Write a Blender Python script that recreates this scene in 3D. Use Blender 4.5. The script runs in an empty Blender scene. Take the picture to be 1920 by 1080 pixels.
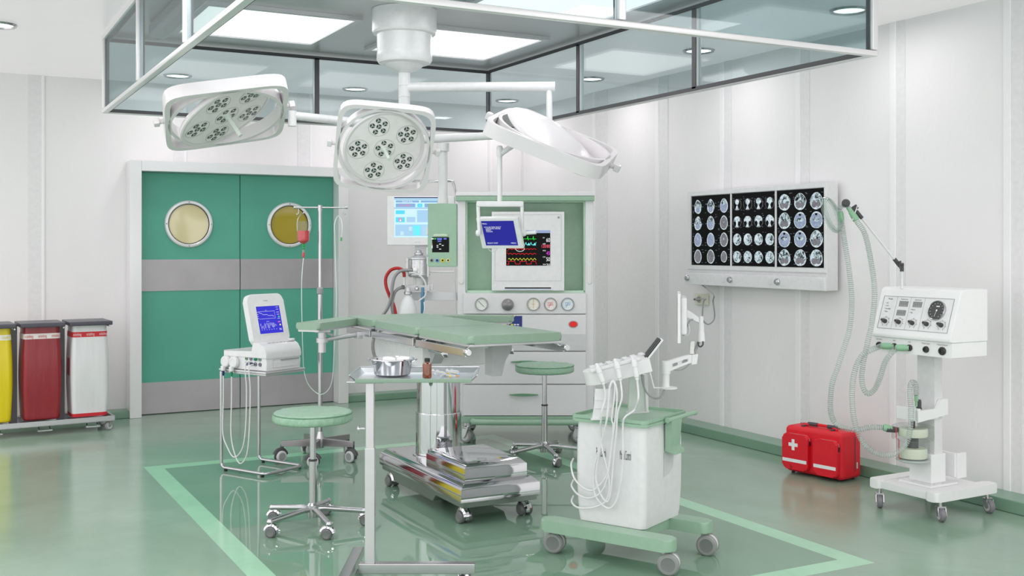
# Operating theatre: every object is built in mesh code, in metres.
# World: right-hand wall is the plane X = 5.54, back wall the plane Y = 10.08, floor Z = 0.
import bpy, bmesh, math, random
from mathutils import Vector, Matrix
random.seed(7)
PI = math.pi
COL = bpy.context.scene.collection

# ------------------------------------------------------------------ camera constants and survey helpers
CAM_H = 1.5
FPX = 2026.0                       # focal length in pixels of the 1920 px frame
HOR = 462.5                        # horizon row
YAW = math.atan2(1083.4, 2025.9)   # viewing direction, from +Y towards +X
SN, CS = math.sin(YAW), math.cos(YAW)

def vw(r, d, z=0.0):
    """world point from distance to the right of the optical axis, depth and height"""
    return Vector((d * SN + r * CS, d * CS - r * SN, z))

def sv(px, py, d):
    """survey: world point seen at a photo position, at a measured depth"""
    return vw((px - 960) / FPX * d, d, CAM_H - (py - HOR) / FPX * d)

# ------------------------------------------------------------------ materials
MATS = {}
def lin(c):
    c = c / 255.0
    return c / 12.92 if c <= 0.04045 else ((c + 0.055) / 1.055) ** 2.4

def mat(name, rgb, rough=0.45, metal=0.0, var=0.03, scale=30.0, bump=0.0, bscale=60.0, coat=0.0, emit=0.0, spec=0.5, stretch=None):
    if name in MATS: return MATS[name]
    m = bpy.data.materials.new(name); m.use_nodes = True
    nt = m.node_tree; b = nt.nodes['Principled BSDF']
    col = tuple(lin(c) for c in rgb)
    tc = nt.nodes.new('ShaderNodeTexCoord')
    mp = nt.nodes.new('ShaderNodeMapping')
    nt.links.new(tc.outputs['Object'], mp.inputs['Vector'])
    if stretch: mp.inputs['Scale'].default_value = stretch
    ns = nt.nodes.new('ShaderNodeTexNoise'); ns.inputs['Scale'].default_value = scale; ns.inputs['Detail'].default_value = 3
    nt.links.new(mp.outputs['Vector'], ns.inputs['Vector'])
    rp = nt.nodes.new('ShaderNodeValToRGB')
    lo = tuple(max(0, c * (1 - var)) for c in col); hi = tuple(min(1, c * (1 + var)) for c in col)
    rp.color_ramp.elements[0].position = 0.3; rp.color_ramp.elements[1].position = 0.7
    rp.color_ramp.elements[0].color = (*lo, 1); rp.color_ramp.elements[1].color = (*hi, 1)
    nt.links.new(ns.outputs['Fac'], rp.inputs['Fac'])
    nt.links.new(rp.outputs['Color'], b.inputs['Base Color'])
    b.inputs['Roughness'].default_value = rough; b.inputs['Metallic'].default_value = metal
    b.inputs['Specular IOR Level'].default_value = spec
    if coat: b.inputs['Coat Weight'].default_value = coat; b.inputs['Coat Roughness'].default_value = 0.05
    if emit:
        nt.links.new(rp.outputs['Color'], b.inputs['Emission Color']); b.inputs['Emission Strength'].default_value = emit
    if bump:
        n2 = nt.nodes.new('ShaderNodeTexNoise'); n2.inputs['Scale'].default_value = bscale; n2.inputs['Detail'].default_value = 5
        nt.links.new(mp.outputs['Vector'], n2.inputs['Vector'])
        bp = nt.nodes.new('ShaderNodeBump'); bp.inputs['Strength'].default_value = bump; bp.inputs['Distance'].default_value = 0.02
        nt.links.new(n2.outputs['Fac'], bp.inputs['Height']); nt.links.new(bp.outputs['Normal'], b.inputs['Normal'])
    MATS[name] = m
    return m

def clear_mat(name, tint, refl=0.12, rough=0.02, body=0.0, bodycol=(255, 255, 255)):
    """thin clear sheet: tinted see-through, mirror sheen by facing angle, optional milky body"""
    if name in MATS: return MATS[name]
    m = bpy.data.materials.new(name); m.use_nodes = True
    nt = m.node_tree; nt.nodes.remove(nt.nodes['Principled BSDF']); out = nt.nodes['Material Output']
    tr = nt.nodes.new('ShaderNodeBsdfTransparent'); tr.inputs['Color'].default_value = (*[lin(c) for c in tint], 1)
    gl = nt.nodes.new('ShaderNodeBsdfGlossy'); gl.inputs['Roughness'].default_value = rough
    fr = nt.nodes.new('ShaderNodeLayerWeight'); fr.inputs['Blend'].default_value = .5
    pw = nt.nodes.new('ShaderNodeMath'); pw.operation = 'POWER'; pw.inputs[1].default_value = 3.0
    ml = nt.nodes.new('ShaderNodeMath'); ml.operation = 'MULTIPLY_ADD'; ml.inputs[1].default_value = refl; ml.inputs[2].default_value = .03
    nt.links.new(fr.outputs['Facing'], pw.inputs[0]); nt.links.new(pw.outputs[0], ml.inputs[0])
    mx = nt.nodes.new('ShaderNodeMixShader')
    nt.links.new(ml.outputs[0], mx.inputs['Fac'])
    src = tr
    if body:
        df = nt.nodes.new('ShaderNodeBsdfDiffuse'); df.inputs['Color'].default_value = (*[lin(c) for c in bodycol], 1)
        ns = nt.nodes.new('ShaderNodeTexNoise'); ns.inputs['Scale'].default_value = 12
        mr = nt.nodes.new('ShaderNodeMapRange'); mr.inputs['To Min'].default_value = body * 0.85; mr.inputs['To Max'].default_value = min(1, body * 1.15)
        nt.links.new(ns.outputs['Fac'], mr.inputs['Value'])
        m2 = nt.nodes.new('ShaderNodeMixShader'); nt.links.new(mr.outputs['Result'], m2.inputs['Fac'])
        nt.links.new(tr.outputs[0], m2.inputs[1]); nt.links.new(df.outputs[0], m2.inputs[2]); src = m2
    nt.links.new(src.outputs[0], mx.inputs[1]); nt.links.new(gl.outputs[0], mx.inputs[2])
    nt.links.new(mx.outputs[0], out.inputs['Surface'])
    MATS[name] = m
    return m

WHITE = mat('white_plastic', (228, 227, 229), 0.35)
WHITE2 = mat('white_enamel', (225, 224, 226), 0.3, coat=0.2)
OFFW = mat('off_white', (226, 224, 224), 0.45)
LGREY = mat('light_grey', (205, 205, 207), 0.45)
GREY = mat('mid_grey', (150, 150, 152), 0.45)
DGREY = mat('dark_grey', (72, 70, 74), 0.45)
BLACK = mat('black_rubber', (20, 20, 22), 0.5)
CHROME = mat('chrome', (205, 205, 208), 0.06, 1.0, var=0.01)
STEEL = mat('satin_steel', (190, 189, 192), 0.22, 1.0, var=0.02)
ALU = mat('aluminium', (206, 204, 207), 0.35, 0.6, var=0.02)
BRUSH = mat('brushed_steel', (168, 162, 165), 0.33, 0.85, var=0.04, scale=8, stretch=(4, 4, 60))
GPAD = mat('green_vinyl', (148, 174, 154), 0.38, bump=0.03, bscale=300)
GPAINT = mat('green_paint', (150, 181, 158), 0.35)
GSEAT = mat('green_leather', (150, 184, 160), 0.28, bump=0.3, bscale=30, stretch=(1, 3, 1))
GSEAM = mat('green_seam', (96, 138, 110), 0.5)
GDARK = mat('green_lining', (134, 164, 142), 0.5)
GCONN = mat('green_connector', (142, 188, 152), 0.4)
TYRE = mat('grey_tyre', (104, 104, 106), 0.4)
HUBD = mat('hub_dark', (118, 122, 120), 0.35, .3)
RED = mat('red_fabric', (226, 14, 38), 0.5, bump=0.05, bscale=400)
REDHOSE = mat('red_hose', (178, 16, 22), 0.35)
PAPER = mat('white_print', (238, 238, 240), 0.6)
INK = mat('dark_print', (70, 70, 74), 0.6)
CABLE = mat('white_cable', (222, 221, 223), 0.4)
GCABLE = mat('grey_cable', (150, 149, 152), 0.4)
BOXM = mat('box_metal', (234, 233, 235), .35, .15)
def lit(name, rgb, e=1.0):
    m = mat(name, rgb, 0.5, 0, var=0.0, emit=e, spec=0.1); b = m.node_tree.nodes['Principled BSDF']
    for l in list(b.inputs['Base Color'].links): m.node_tree.links.remove(l)
    b.inputs['Base Color'].default_value = (.01, .01, .01, 1)
    return m

# ------------------------------------------------------------------ mesh builder
class MB:
    def __init__(s): s.bm = bmesh.new(); s.mi = 0
    def _new(s, fn):
        f0 = set(s.bm.faces); r = fn()
        if s.mi:
            for f in s.bm.faces:
                if f not in f0: f.material_index = s.mi
        return r
    def box(s, x0, x1, y0, y1, z0, z1, bev=0.0, seg=2, M=None):
        def fn():
            g = bmesh.ops.create_cube(s.bm, size=1.0)
            vs = g['verts']
            for v in vs:
                v.co = Vector((x0 + (v.co.x + .5) * (x1 - x0), y0 + (v.co.y + .5) * (y1 - y0), z0 + (v.co.z + .5) * (z1 - z0)))
            if bev:
                es = list({e for v in vs for e in v.link_edges})
                r = bmesh.ops.bevel(s.bm, geom=es, offset=bev, segments=seg, affect='EDGES', profile=0.5)
                vs = list({v for f in r['faces'] for v in f.verts} | {v for v in vs if v.is_valid})
            if M is not None:
                allv = set(vs); st = list(vs)
                while st:
                    for e in st.pop().link_edges:
                        for w in e.verts:
                            if w not in allv: allv.add(w); st.append(w)
                for v in allv: v.co = M @ v.co
        s._new(fn); return s
    def cyl(s, p0, p1, r0, r1=None, seg=20, cap=True):
        p0, p1 = Vector(p0), Vector(p1)
        return s.tube([p0, p1], r0, seg, rad=[r0, r0 if r1 is None else r1], smooth=False, cap=cap)
    def tube(s, pts, r, seg=10, rad=None, closed=False, smooth=True, n=8, cap=True, ref=None):
        pts = [Vector(p) for p in pts]
        if smooth and len(pts) > 2: pts = spline(pts, n, closed)
        N = len(pts)
        if rad is None: rad = [r] * N
        elif len(rad) != N:
            rad = [rad[0] + (rad[-1] - rad[0]) * i / (N - 1) for i in range(N)] if len(rad) == 2 else [rad[int(i * (len(rad) - 1) / (N - 1))] for i in range(N)]
        def fn():
            rings = []; up = None
            for i, p in enumerate(pts):
                a = pts[i - 1] if (i > 0 or closed) else p; b = pts[(i + 1) % N] if (i < N - 1 or closed) else p
                t = (b - a)
                if t.length < 1e-9: t = Vector((0, 0, 1))
                t.normalize()
                if up is None:
                    up = Vector(ref) if ref else (Vector((0, 0, 1)) if abs(t.z) < .9 else Vector((1, 0, 0)))
                x = up - t * up.dot(t)
                if x.length < 1e-6: x = t.orthogonal()
                x.normalize(); up = x; y = t.cross(x)
                rings.append([s.bm.verts.new(p + (x * math.cos(2 * PI * k / seg) + y * math.sin(2 * PI * k / seg)) * rad[i]) for k in range(seg)])
            for i in range(N if closed else N - 1):
                A, B = rings[i], rings[(i + 1) % N]
                for k in range(seg): s.bm.faces.new((A[k], A[(k + 1) % seg], B[(k + 1) % seg], B[k]))
            if cap and not closed:
                s.bm.faces.new(rings[0][::-1]); s.bm.faces.new(rings[-1])
        s._new(fn); return s
    def lathe(s, prof, c=(0, 0, 0), axis=(0, 0, 1), seg=32, sx=1.0, sy=1.0):
        """revolve (r, h) pairs about axis through c"""
        ax = Vector(axis).normalized(); q = Vector((0, 0, 1)).rotation_difference(ax); c = Vector(c)
        def fn():
            rings = []
            for r, h in prof:
                if r < 1e-6: rings.append([s.bm.verts.new(c + q @ Vector((0, 0, h)))])
                else: rings.append([s.bm.verts.new(c + q @ Vector((r * sx * math.cos(2 * PI * k / seg), r * sy * math.sin(2 * PI * k / seg), h))) for k in range(seg)])
            for A, B in zip(rings, rings[1:]):
                if len(A) == 1 and len(B) == 1: continue
                for k in range(seg):
                    k2 = (k + 1) % seg
                    if len(A) == 1: s.bm.faces.new((A[0], B[k2], B[k]))
                    elif len(B) == 1: s.bm.faces.new((A[k], A[k2], B[0]))
                    else: s.bm.faces.new((A[k], A[k2], B[k2], B[k]))
        s._new(fn); return s
    def prism(s, poly, h, M=None, bev=0.0, h0=0.0, seg=2):
        """extrude polygon in local xy from h0 to h; M maps to place"""
        def fn():
            bot = [s.bm.verts.new((x, y, h0)) for x, y in poly]; top = [s.bm.verts.new((x, y, h)) for x, y in poly]
            n = len(poly); fs = [s.bm.faces.new(bot[::-1]), s.bm.faces.new(top)]
            for i in range(n): fs.append(s.bm.faces.new((bot[i], bot[(i + 1) % n], top[(i + 1) % n], top[i])))
            vs = bot + top
            if bev:
                es = list({e for f in fs[:2] for e in f.edges})
                r = bmesh.ops.bevel(s.bm, geom=es, offset=bev, segments=seg, affect='EDGES', profile=0.5)
                st = [v for f in r['faces'] for v in f.verts]; allv = set(st)
                while st:
                    for e in st.pop().link_edges:
                        for w in e.verts:
                            if w not in allv: allv.add(w); st.append(w)
                vs = list(allv)
            if M is not None:
                for v in vs: v.co = M @ v.co
        s._new(fn); return s
    def flat(s, pts):
        def fn(): s.bm.faces.new([s.bm.verts.new(Vector(p)) for p in pts])
        s._new(fn); return s
    def frame(s, outer, inner, h0, h1, M=None):
        """band between two loops with the same count, thickness h0..h1"""
        n = len(outer)
        def fn():
            L = [[s.bm.verts.new((x, y, z)) for x, y in lp] for lp, z in ((outer, h0), (outer, h1), (inner, h1), (inner, h0))]
            for a in range(4):
                A, B = L[a], L[(a + 1) % 4]
                for i in range(n): s.bm.faces.new((A[i], A[(i + 1) % n], B[(i + 1) % n], B[i]))
            if M is not None:
                for lp in L:
                    for v in lp: v.co = M @ v.co
        s._new(fn); return s
    def build(s, name, m, parent=None, ang=35, label=None, kind=None, fix=True):
        me = bpy.data.meshes.new(name)
        if fix: bmesh.ops.recalc_face_normals(s.bm, faces=s.bm.faces)
        s.bm.to_mesh(me); s.bm.free()
        for mm in (m if isinstance(m, (list, tuple)) else [m]): me.materials.append(mm)
        for p in me.polygons: p.use_smooth = True
        me.set_sharp_from_angle(angle=math.radians(ang))
        o = bpy.data.objects.new(name, me); COL.objects.link(o)
        if len(me.polygons) < 4000: o.modifiers.new('face_weighted_normals', 'WEIGHTED_NORMAL').keep_sharp = True
        if parent is not None: o.parent = parent
        if label: o['label'] = label
        if kind: o['kind'] = kind
        return o

def spline(pts, n=8, closed=False):
    out = []; N = len(pts)
    for i in range(N if closed else N - 1):
        p1, p2 = pts[i], pts[(i + 1) % N]
        p0 = pts[i - 1] if (i > 0 or closed) else p1 * 2 - p2
        p3 = pts[(i + 2) % N] if (i < N - 2 or closed) else p2 * 2 - p1
        for k in range(n):
            t = k / n
            out.append(0.5 * ((2 * p1) + (p2 - p0) * t + (2 * p0 - 5 * p1 + 4 * p2 - p3) * t * t + (3 * p1 - p0 - 3 * p2 + p3) * t ** 3))
    if not closed: out.append(pts[-1].copy())
    return out

def rrect(x0, x1, y0, y1, r, n=6):
    out = []
    for cx, cy, a in ((x1 - r, y1 - r, 0), (x0 + r, y1 - r, 90), (x0 + r, y0 + r, 180), (x1 - r, y0 + r, 270)):
        for k in range(n + 1):
            t = math.radians(a + 90 * k / n); out.append((cx + r * math.cos(t), cy + r * math.sin(t)))
    return out

def ell(cx, cy, rx, ry, n=28): return [(cx + rx * math.cos(2 * PI * k / n), cy + ry * math.sin(2 * PI * k / n)) for k in range(n)]

def basis(o, x, y, z=None):
    x = Vector(x).normalized(); y = Vector(y).normalized()
    z = Vector(z).normalized() if z is not None else x.cross(y)
    M = Matrix.Identity(4)
    for i in range(3): M[i][0] = x[i]; M[i][1] = y[i]; M[i][2] = z[i]; M[i][3] = o[i]
    return M

def front(o=(0, 0, 0)):
    """local frame for something seen from -y: x right, y up, z towards the viewer"""
    return basis(Vector(o), (1, 0, 0), (0, 0, 1), (0, -1, 0))

def thing(name, label, cat, loc=(0, 0, 0), rz=0.0, group=None):
    o = bpy.data.objects.new(name, None); COL.objects.link(o); o.empty_display_size = .1
    o.location = loc; o.rotation_euler = (0, 0, rz); tag(o, label, cat, group); return o
def tag(o, label, cat, group=None):
    o['label'] = label; o['category'] = cat
    if group: o['group'] = group
    return o

def local(root):
    M = (Matrix.Translation(root.location) @ root.rotation_euler.to_matrix().to_4x4()).inverted()
    return lambda px, py, d: M @ sv(px, py, d)

def text_bm(mb, txt, size, M, align='CENTER', stretch=1.0):
    cu = bpy.data.curves.new('t', 'FONT'); cu.body = txt; cu.size = size; cu.align_x = align; cu.align_y = 'CENTER'
    o = bpy.data.objects.new('t', cu); COL.objects.link(o)
    dg = bpy.context.evaluated_depsgraph_get()
    me = bpy.data.meshes.new_from_object(o.evaluated_get(dg))
    vs = [mb.bm.verts.new(M @ Vector((v.co.x * stretch, v.co.y, 0))) for v in me.vertices]
    for p in me.polygons:
        try:
            f = mb.bm.faces.new([vs[i] for i in p.vertices]); f.material_index = mb.mi
        except ValueError: pass
    bpy.data.objects.remove(o); bpy.data.curves.remove(cu); bpy.data.meshes.remove(me)

def quad(mb, M, x0, x1, y0, y1, z=0.0):
    mb.flat([M @ Vector(p) for p in ((x0, y0, z), (x1, y0, z), (x1, y1, z), (x0, y1, z))])
def poly(mb, M, pts, z=0.0): mb.flat([M @ Vector((x, y, z)) for x, y in pts])
def stroke(mb, M, pts, w, z=0.0):
    for (a, b), (c, d) in zip(pts, pts[1:]):
        L = math.hypot(c - a, d - b) or 1e-6; nx, ny = -(d - b) / L * w / 2, (c - a) / L * w / 2
        ex, ey = (c - a) / L * w / 3, (d - b) / L * w / 3
        poly(mb, M, [(a - ex - nx, b - ey - ny), (c + ex - nx, d + ey - ny), (c + ex + nx, d + ey + ny), (a - ex + nx, b - ey + ny)], z)

def caster(parent, x, y, zt, r, w, yaw=0.0, twin=True, forkm=None, hubm=None, tyrem=None, name='caster', hood=True):
    """swivel caster: stem and fork or hood, wheel (sub-part) touching z = 0"""
    forkm = forkm or CHROME; hubm = hubm or HUBD; tyrem = tyrem or TYRE
    ca, sa = math.cos(yaw), math.sin(yaw); ax = Vector((ca, sa, 0)); fw = Vector((-sa, ca, 0))
    off = fw * r * .35; c = Vector((x, y, 0)) + off + Vector((0, 0, r))
    b = MB()
    b.cyl((x, y, zt), (x, y, r * 1.75), r * .3, seg=12)
    R = basis(c, fw, (0, 0, 1), ax)
    if twin and not hood:
        b.lathe([(0, -w * .2), (r * .95, -w * .2), (r * .95, w * .2), (0, w * .2)], c, ax, 24)
    elif twin:   # hood between the two wheels
        pts = [(r * 1.12 * math.cos(t), r * 1.12 * math.sin(t)) for t in [math.radians(a) for a in range(-20, 201, 20)]]
        b.prism(pts, w * .16, R, h0=-w * .16)
        b.tube([R @ Vector((r * 1.14 * math.cos(t), r * 1.14 * math.sin(t), 0)) for t in [math.radians(a) for a in range(20, 171, 15)]], w * .3, 8, smooth=False)
    else:      # two fork plates
        for s_ in (-1, 1):
            b.prism([(-r * .75, r * .95), (r * .1, r * 1.15), (r * .45, -r * .1), (0, -r * .3), (-r * .3, 0)], s_ * w * .62, R, h0=s_ * w * .78)
        b.box(-r * .75, r * .15, r * .95, r * 1.2, -w * .78, w * .78, M=R)
    cs = b.build(name, forkm, parent)
    def wheel(o0, o1):
        m = MB()
        h = o1 - o0; e = min(h * .3, r * .15)
        m.lathe([(0, 0), (r * .62, 0), (r * .66, -h * .04), (r * .8, 0), (r - e, 0), (r, e), (r, h - e), (r - e, h), (r * .8, h), (r * .66, h * 1.04), (r * .62, h), (0, h)], c + ax * o0, ax, 28)
        for f in m.bm.faces:
            if (f.calc_center_median() - c - ax * (f.calc_center_median() - c).dot(ax)).length < r * .7: f.material_index = 1
        m.build('wheel', [tyrem, hubm], cs)
    if twin:
        wheel(-w * .5, -w * .12); wheel(w * .12, w * .5)
    else: wheel(-w * .5, w * .5)
    return cs

def copy_tree(o, parent=None):
    c = o.copy(); COL.objects.link(c)
    if parent is not None: c.parent = parent
    for ch in list(o.children): copy_tree(ch, c)
    return c
# ================================================================== ROOM
XR, YB, ZC = 5.54, 10.08, 2.97
XL, YF = -3.2, -0.6

def floor_mat(name, rgb, rgb2, rough0, rough1, nscale):
    m = bpy.data.materials.new(name); m.use_nodes = True; nt = m.node_tree; b = nt.nodes['Principled BSDF']
    tc = nt.nodes.new('ShaderNodeTexCoord')
    n1 = nt.nodes.new('ShaderNodeTexNoise'); n1.inputs['Scale'].default_value = nscale; n1.inputs['Detail'].default_value = 8; n1.inputs['Roughness'].default_value = .65; n1.inputs['Distortion'].default_value = .6
    nt.links.new(tc.outputs['Object'], n1.inputs['Vector'])
    r = nt.nodes.new('ShaderNodeValToRGB'); r.color_ramp.elements[0].position = .32; r.color_ramp.elements[1].position = .7
    r.color_ramp.elements[0].color = (*[lin(c) for c in rgb], 1); r.color_ramp.elements[1].color = (*[lin(c) for c in rgb2], 1)
    nt.links.new(n1.outputs['Fac'], r.inputs['Fac']); nt.links.new(r.outputs['Color'], b.inputs['Base Color'])
    mr = nt.nodes.new('ShaderNodeMapRange'); mr.inputs['To Min'].default_value = rough0; mr.inputs['To Max'].default_value = rough1
    nt.links.new(n1.outputs['Fac'], mr.inputs['Value']); nt.links.new(mr.outputs['Result'], b.inputs['Roughness'])
    b.inputs['IOR'].default_value = 1.5
    return m
F_OUT = floor_mat('epoxy_floor', (128, 156, 136), (150, 175, 156), .14, .22, .9)
F_IN = floor_mat('gloss_floor', (119, 151, 129), (131, 161, 140), .02, .035, 1.2)
F_STR = floor_mat('floor_stripe', (156, 204, 172), (170, 216, 185), .08, .14, 3.0)
b = MB()
rects = [(XL, XR + .1, YF, YB + .1), (1.257, 3.936, 3.71, 7.67), (1.374, 3.819, 3.83, 7.55)]
def loop4(q): return [(q[0], q[2]), (q[1], q[2]), (q[1], q[3]), (q[0], q[3])]
for k in range(2):
    A, B = loop4(rects[k]), loop4(rects[k + 1]); b.mi = k
    for i in range(4): b.flat([(*A[i], 0), (*A[(i + 1) % 4], 0), (*B[(i + 1) % 4], 0), (*B[i], 0)])
b.mi = 2; b.flat([(*p, 0) for p in loop4(rects[2])])
b.build('floor', [F_OUT, F_STR, F_IN], kind='structure', label='glossy green epoxy floor with a pale green rectangle painted under the table', fix=False)

WALL = mat('wall_paint', (242, 238, 240), 0.5, var=.015, scale=3, bump=.12, bscale=26, stretch=(1, 1, .6))
TRIMM = mat('wall_strip', (246, 243, 245), 0.45, var=.01)
GROOVE = mat('wall_groove', (234, 231, 233), 0.5)
CEIL = mat('ceiling_fill_glow', (150, 149, 149), 0.3, var=.01, scale=4, emit=1.1)  # even glow added to the ceiling surface as soft room fill
SKIRT = mat('green_skirting', (122, 156, 134), 0.3, var=.04, scale=4)
MB().box(XL - .1, XR + .15, YB, YB + .15, 0, ZC).build('wall_back', WALL, kind='structure', label='white back wall with the double door')
MB().box(XR, XR + .15, YF, YB, 0, ZC).build('wall_right', WALL, kind='structure', label='white panelled right wall')
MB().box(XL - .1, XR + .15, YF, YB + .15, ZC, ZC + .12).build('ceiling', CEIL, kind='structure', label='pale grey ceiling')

# panel joints: a bright bead and a shallow groove strip, one trim per joint
n = 0
for px0, px1 in ((1112, 1139), (1230.5, 1253), (1351, 1372), (1493, 1518), (1670, 1698), (1883, 1918)):
    ys = []
    for px in (px0, px1):
        t = (px - 960) / FPX; ys.append(XR * (CS - SN * t) / (SN + CS * t))
    y1, y0 = ys; n += 1
    b = MB()
    b.box(XR - .006, XR - .0005, y0, y1, .07, ZC)                     # groove backing
    b.mi = 1
    b.box(XR - .014, XR - .0005, y1 - .05, y1, .07, ZC, bev=.006)       # bead
    b.build('trim_%d' % n, [GROOVE, TRIMM], kind='structure', label='white vertical joint strip on the right wall')
for px0, px1 in ((52, 84), (325, 350), (558, 585), (915, 922), (977, 986)):
    xs = []
    for px in (px0, px1):
        t = (px - 960) / FPX; xs.append(YB * (SN + CS * t) / (CS - SN * t))
    n += 1
    b = MB(); zb = 2.26 if 300 < px0 < 600 else .07
    b.box(xs[0], xs[1], YB - .006, YB - .0005, zb, ZC)
    b.mi = 1; b.box(xs[1] - .025, xs[1], YB - .012, YB - .0005, zb, ZC, bev=.005)
    b.build('trim_%d' % n, [GROOVE, TRIMM], kind='structure', label='white vertical joint strip on the back wall')
MB().box(XR - .2, XR - .002, YF, YB - .18, 0.0005, .075, bev=.008).build('baseboard_right', SKIRT, kind='structure', label='wide green skirting along the right wall')
b = MB(); b.box(XL, 1.513, YB - .18, YB - .002, 0.0005, .065, bev=.008); b.box(3.507, XR - .002, YB - .18, YB - .002, 0.0005, .065, bev=.008)
b.build('baseboard_back', SKIRT, kind='structure', label='green skirting along the back wall')

# ---- double door
DG = mat('door_green', (88, 170, 148), 0.42, var=.05, scale=2.5, bump=.06, bscale=180)
DPLATE = mat('door_plate', (182, 176, 180), 0.38, 0.5, var=.05, scale=5)
DFRAME = mat('door_frame_metal', (236, 234, 236), 0.25, 0.2, var=.01)
door = bpy.data.objects.new('door_1', None); COL.objects.link(door); door.location = (2.503, YB, 0); door['kind'] = 'structure'
door['label'] = 'green double swing door with round windows and steel bands'
b = MB(); z0, z1 = 2.165, 2.255; xo, xi = 1.0, .9
b.box(-xo, -xi, -.21, -.002, 0.0005, z1, bev=.004); b.box(xi, xo, -.21, -.002, 0.0005, z1, bev=.004); b.box(-xi, xi, -.21, -.002, z0, z1, bev=.004)
b.build('door_frame', DFRAME, door)
panes = [mat('amber_pane_bright_reflection', (228, 214, 168), 0.08, var=.03, scale=3, coat=1), mat('amber_pane_dim_reflection', (176, 154, 38), 0.08, var=.04, scale=3, coat=1)]  # room reflections put into the pane colours: bright left, dim right
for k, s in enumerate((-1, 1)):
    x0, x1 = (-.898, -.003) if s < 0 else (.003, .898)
    leaf = MB().box(x0, x1, -.05, -.005, .006, 2.163, bev=.003).build('door_leaf', DG, door)
    MB().box(x0 + .001, x1 - .001, -.055, -.0495, 1.102, 1.385, bev=.001).build('band', DPLATE, leaf)
    MB().box(x0 + .001, x1 - .001, -.055, -.0495, .007, .287, bev=.001).build('kick_plate', DPLATE, leaf)
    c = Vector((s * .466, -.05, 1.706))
    ring = MB().lathe([(.183, .0), (.183, .018), (.19, .024), (.205, .022), (.2135, .012), (.2135, 0)], c, (0, -1, 0), 56).build('porthole_ring', DFRAME, leaf)
    r2 = MB()
    for q in range(4):
        a = PI / 2 * q; r2.lathe([(0, .028), (.005, .027), (.006, .022)], c + Vector((.198 * math.cos(a), 0, .198 * math.sin(a))), (0, -1, 0), 10)
    r2.build('screws', GREY, leaf)
    MB().lathe([(.184, .001), (.184, .016), (.177, .016), (.177, .001)], c, (0, -1, 0), 56).build('gasket', BLACK, leaf)
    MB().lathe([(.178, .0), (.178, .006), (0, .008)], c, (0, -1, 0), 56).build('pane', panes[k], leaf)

# ---- ceiling: luminous panels, service channel, downlights
GLOW = mat('panel_glow', (255, 255, 255), 0.6, var=0, emit=1.6)
def stripes(m):
    nt = m.node_tree; b = nt.nodes['Principled BSDF']; w = nt.nodes.new('ShaderNodeTexWave'); w.inputs['Scale'].default_value = 9; w.bands_direction = 'Y'
    tc = nt.nodes.new('ShaderNodeTexCoord'); nt.links.new(tc.outputs['Object'], w.inputs['Vector'])
    r = nt.nodes.new('ShaderNodeMapRange'); r.inputs['To Min'].default_value = .78; r.inputs['To Max'].default_value = .98
    nt.links.new(w.outputs['Fac'], r.inputs['Value']); nt.links.new(r.outputs['Result'], b.inputs['Emission Strength'])
stripes(GLOW)
PFR = mat('panel_frame_metal', (205, 203, 207), 0.3, 0.3, var=.02)
where = {(0, 1): 'beside the grey duct, at the door end', (1, 1): 'behind the ceiling mount, towards the wall light box', (0, 0): 'beside the grey duct, at the end away from the door', (1, 0): 'in front of the ceiling mount, towards the wall light box'}
for ix, xc in enumerate((1.91, 3.29)):
    for iy, yc in enumerate((5.38, 7.02)):
        t = thing('ceiling_light_panel', 'square white luminous ceiling panel ' + where[(ix, iy)], 'ceiling light', (xc, yc, ZC), 0, 'luminous panels inside the glass canopy')
        MB().frame(loop4((-.5, .5, -.5, .5)), loop4((-.46, .46, -.46, .46)), -.03, -.005).build('frame', PFR, t)
        MB().box(-.46, .46, -.46, .46, -.02, -.006).build('diffuser', GLOW, t)
t = thing('ceiling_duct', 'grey rounded service duct running along the ceiling beside the luminous panels', 'duct', (1.3, 5.9, ZC))
b = MB(); b.box(-.06, .06, -1.5, 1.5, -.1, -.001, bev=.03, seg=4); b.build('casing', mat('duct_grey', (168, 170, 172), .35, .4), t)
b = MB(); b.cyl((0, 1.5, -.05), (0, 1.54, -.05), .05, .03); b.build('end_cap', GREY, t)
DL = mat('downlight_glow', (255, 255, 253), 0.5, var=0, emit=2.2)
for px, py, lab in ((333, 141, 'above the left lamp head and the door'), (666, 166, 'above the right door leaf, behind the central lamp'), (951, 188, 'above the anaesthesia cabinet'),
                    (1108, 147, 'above the corner of the right wall, behind the long lamp arm'), (1310, 94, 'above the x-ray light box'), (1592, 18, 'nearest the right end of the canopy, above the ventilator'), (-4, 45, 'at the left edge, above the waste bags')):
    d = FPX * (ZC - CAM_H) / (HOR - py); p = sv(px, py, d)
    t = thing('downlight', 'round recessed ceiling downlight ' + lab, 'downlight', (p.x, p.y, ZC), 0, 'round ceiling downlights')
    MB().lathe([(.095, -.002), (.1, -.014), (.112, -.016), (.12, -.002)], seg=40).build('trim_ring', STEEL, t)
    MB().lathe([(.097, -.004), (.07, -.009), (0, -.011)], seg=40).build('lens', DL, t)

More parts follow.
